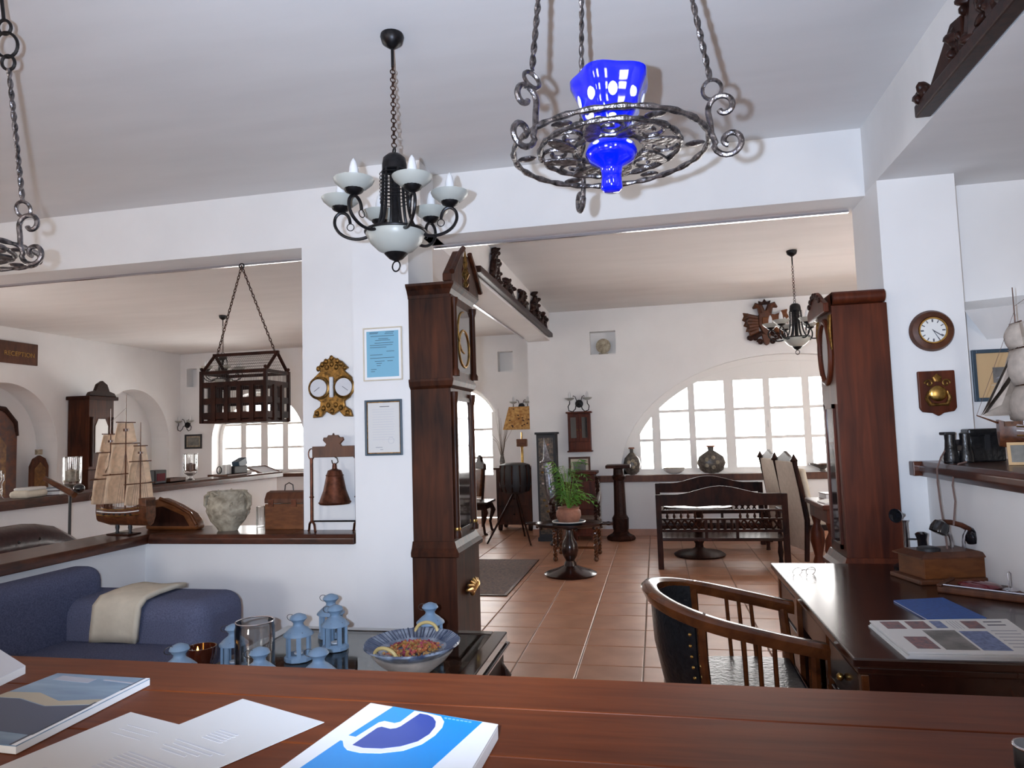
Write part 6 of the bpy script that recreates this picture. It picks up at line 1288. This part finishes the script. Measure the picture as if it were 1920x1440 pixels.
B().prism([(-.3, 0), (.3, 0), (.26, .06), (.15, .09), (.1, .2), (0, .26), (-.1, .2), (-.15, .09), (-.26, .06)], (0, -.16, zt3), (1, 0, 0), (0, 0, 1), .06).build('carved_crest', 'carved', t, smooth=0, bevel=.01)
for s in (-1, 1): B().lathe([(.025, 1.2), (.018, 1.25), (.018, 1.95), (.028, 2.0)], (s*.21, -.215, 0), 10).build('hood_column', 'darkwood', t)
# things on the parapet ledge (running away from us)
PX, PZ = -5.86, 1.052
def onpar(px, py): p = at(px, py, Z=PZ); return Vector((min(max(p.x, -6.02), -5.74), p.y, PZ))
def onpar2(px): # follow the ledge: Y where the sight line crosses X = PX
    return at(px, 900, X=PX).y
def gjar(label, px, r, h_, fill):
    t = thing('storage_jar', label, 'jar', (PX, onpar2(px), PZ), 0); B().lathe([(r*.6, 0), (r*.3, .02), (r*.35, .05), (r*.95, .09), (r, .12), (r, h_), (r*.95, h_), (r*.93, .13), (.002, .10)], n=26).build('glass', 'clearglass', t); B().lathe([(r*.85, .115), (r*.9, h_*.6), (.002, h_*.66)], n=20).build('contents', fill, t); B().ring((0, 0, h_), r*.98, .006, n=26, m=5).build('rim', 'clearglass', t); return t
gjar('tall glass jar with dark contents at the left end of parapet', 135, .085, .36, 'stone'); gjar('tall glass jar with brown contents near the framed print', 357, .085, .33, 'walnut')
t = thing('cloth_bundle', 'folded pale cloth lying on the bar parapet at far left', 'cloth', (PX+.04, onpar2(48), PZ), .2); B().box((0, 0, .035), (.18, .30, .07)).build('folds', 'cream', t, bevel=.03); B().box((.0, .02, .08), (.16, .24, .03)).build('upper_fold', 'ceramic', t, bevel=.014)
t = thing('book', 'brown book lying under a blue one on the parapet', 'book', (PX, onpar2(101), PZ), .4); B().box((0, 0, .02), (.2, .24, .034)).build('page_block', 'paper', t, smooth=0); B().box((0, 0, .0025), (.21, .25, .005)).build('cover', 'walnut', t, smooth=0); B().box((0, 0, .039), (.21, .25, .005)).build('cover', 'walnut', t, smooth=0)
t = thing('book', 'blue-grey book lying on top of a brown one on the parapet', 'book', (PX, onpar2(101), PZ+.042), .7); B().box((0, 0, .013), (.17, .22, .022)).build('page_block', 'paper', t, smooth=0); B().box((0, 0, .002), (.18, .23, .004)).build('cover', 'slate', t, smooth=0); B().box((0, 0, .026), (.18, .23, .004)).build('cover', 'slate', t, smooth=0)
for k, (pxx, lab) in enumerate(((1, 'shortest clear glass candlestick at the left frame edge'), (11, 'middle clear glass candlestick beside the pale folded cloth'), (23, 'tallest clear glass candlestick nearest the folded cloth'))):
    t = thing('candlestick', lab, 'candlestick', (PX-(.16, .06, .16)[k], onpar2(pxx), PZ), group='glass candlesticks'); B().lathe([(.04, 0), (.012, .03), (.018, .08), (.012, .14), (.03, .18), (.026, .2+.03*k)], n=14).build('stem', 'clearglass', t); B().ring((0, 0, .2+.03*k), .026, .004, n=16, m=5).build('rim', 'clearglass', t)
t = thing('small_radio', 'small dark case on the parapet left of the storage jar', 'case', (PX, onpar2(292), PZ)); B().span((-.07, -.10, 0), (.07, .10, .16)).build('case', 'black', t, smooth=0, bevel=.01); B().span((.068, -.07, .03), (.074, .07, .12)).build('front', 'redgem', t, smooth=0)
t = thing('leather_tray', 'low dark tray on the parapet between case and jar', 'tray', (PX, onpar2(322), PZ)); B().span((-.09, -.14, 0), (.09, .14, .012)).build('bottom', 'walnut', t, smooth=0); 
for s in (-1, 1): B().span((s*.09, -.14, .0), (s*.078, .14, .05)).build('rim', 'walnut', t, smooth=0); B().span((-.078, s*.14, 0), (.078, s*.128, .05)).build('rim', 'walnut', t, smooth=0)
t = thing('sewing_machine', 'small black antique machine with pale rollers on the parapet', 'machine', (PX, onpar2(438), PZ)); B().span((-.11, -.30, 0), (.11, .28, .025)).build('base', 'walnut', t, smooth=0, bevel=.005); B().span((-.08, -.10, .025), (.08, .22, .13)).build('body', 'black', t, smooth=0, bevel=.01)
for k in range(2): B().cyl((0, -.24+.12*k, .03), (0, -.24+.12*k, .16), .04, n=14).build('roller', 'ceramic', t)
B().box((0, .14, .17), (.12, .2, .1), (.3, 0, 0)).build('cover', 'slate', t, smooth=0, bevel=.006); B().ring((0, -.33, .09), .05, .007, (1, 0, 0), 18, 6).build('crank', 'iron', t)
yf = onpar2(516)
t = thing('display_board', 'sloping framed notice propped at the far end of parapet', 'notice', (PX, min(yf, 9.55), PZ), rot=(0, .35, 0))
for s in (-1, 1): B().span((-.16, s*.26, .03), (.16, s*.235, .05)).build('frame_side', 'walnut', t, smooth=0); B().span((s*.16, -.235, .03), (s*.138, .235, .05)).build('frame_side', 'walnut', t, smooth=0)
B().span((-.14, -.24, .03), (.14, .24, .038)).build('sheet', 'pagegrey', t, smooth=0); B().span((-.1, -.02, -.06), (.1, .02, .03)).build('prop', 'walnut', t, smooth=0)
# telescope on a pole
pz = at(130, 1012, Y=5.0); 
t = thing('telescope_stand', 'slim brown tube with a dark ball joint on a thin black pole', 'telescope', (at(131, 960, Y=5.2).x, 5.2, 0)); zp = at(131, 928, Y=5.2).z; xx = t.location.x
B().cyl((0, 0, .02), (0, 0, zp), .012, n=8).build('pole', 'black', t); B().lathe([(.14, 0), (.15, .015), (.04, .03)], n=20).build('foot', 'black', t)
e0 = at(84, 897, Y=5.2)-Vector((xx, 5.2, 0)); e1 = at(140, 928, Y=5.2)-Vector((xx, 5.2, 0)); B().tube([e0, e0.lerp(e1, .5), e1], [.02, .026, .03], 12).build('tube', 'chairwood', t); bb = at(148, 916, Y=5.2)-Vector((xx, 5.2, 0)); B().ball(bb, .044, 16, (1.1, 1, .95)).build('ball_joint', 'blackgloss', t)
# oxblood chesterfield behind the low wall
t = thing('chesterfield_sofa', 'buttoned oxblood leather sofa back showing above the low left wall', 'sofa', (-4.66, 3.85, 0)); zc4 = at(30, 985, X=-4.6).z
B().span((-.35, -1.3, .1), (.35, .95, .45)).build('seat', 'oxblood', t, bevel=.05)
rs = []
for i in range(15):
    y_ = -1.3+2.27*i/14; top = zc4 if y_ < .5 else zc4-.26*((y_-.5)/.47)**1.6
    rs.append([(-.1, y_, .1), (-.06, y_, top-.08), (.02, y_, top), (.14, y_, top), (.24, y_, top-.06), (.24, y_, top-.16), (.2, y_, .1)])
B().rings(rs).build('rolled_back', 'oxblood', t, smooth=60)
for i in range(12):
    for j in range(2): B().ball((.235, -1.1+i*.17+(j*.085), zc4-.10-.13*j-(.1 if i > 9 else 0)), .014, 8).build('button', 'blackgloss', t)
t, w_, h_ = framed('framed_print', 'small dark framed print under the bar room sconce', 'picture', 347, 815, 379, 841, LY-.002, 'black', .035, 'photo', mat_w=.03, mm2='stone')
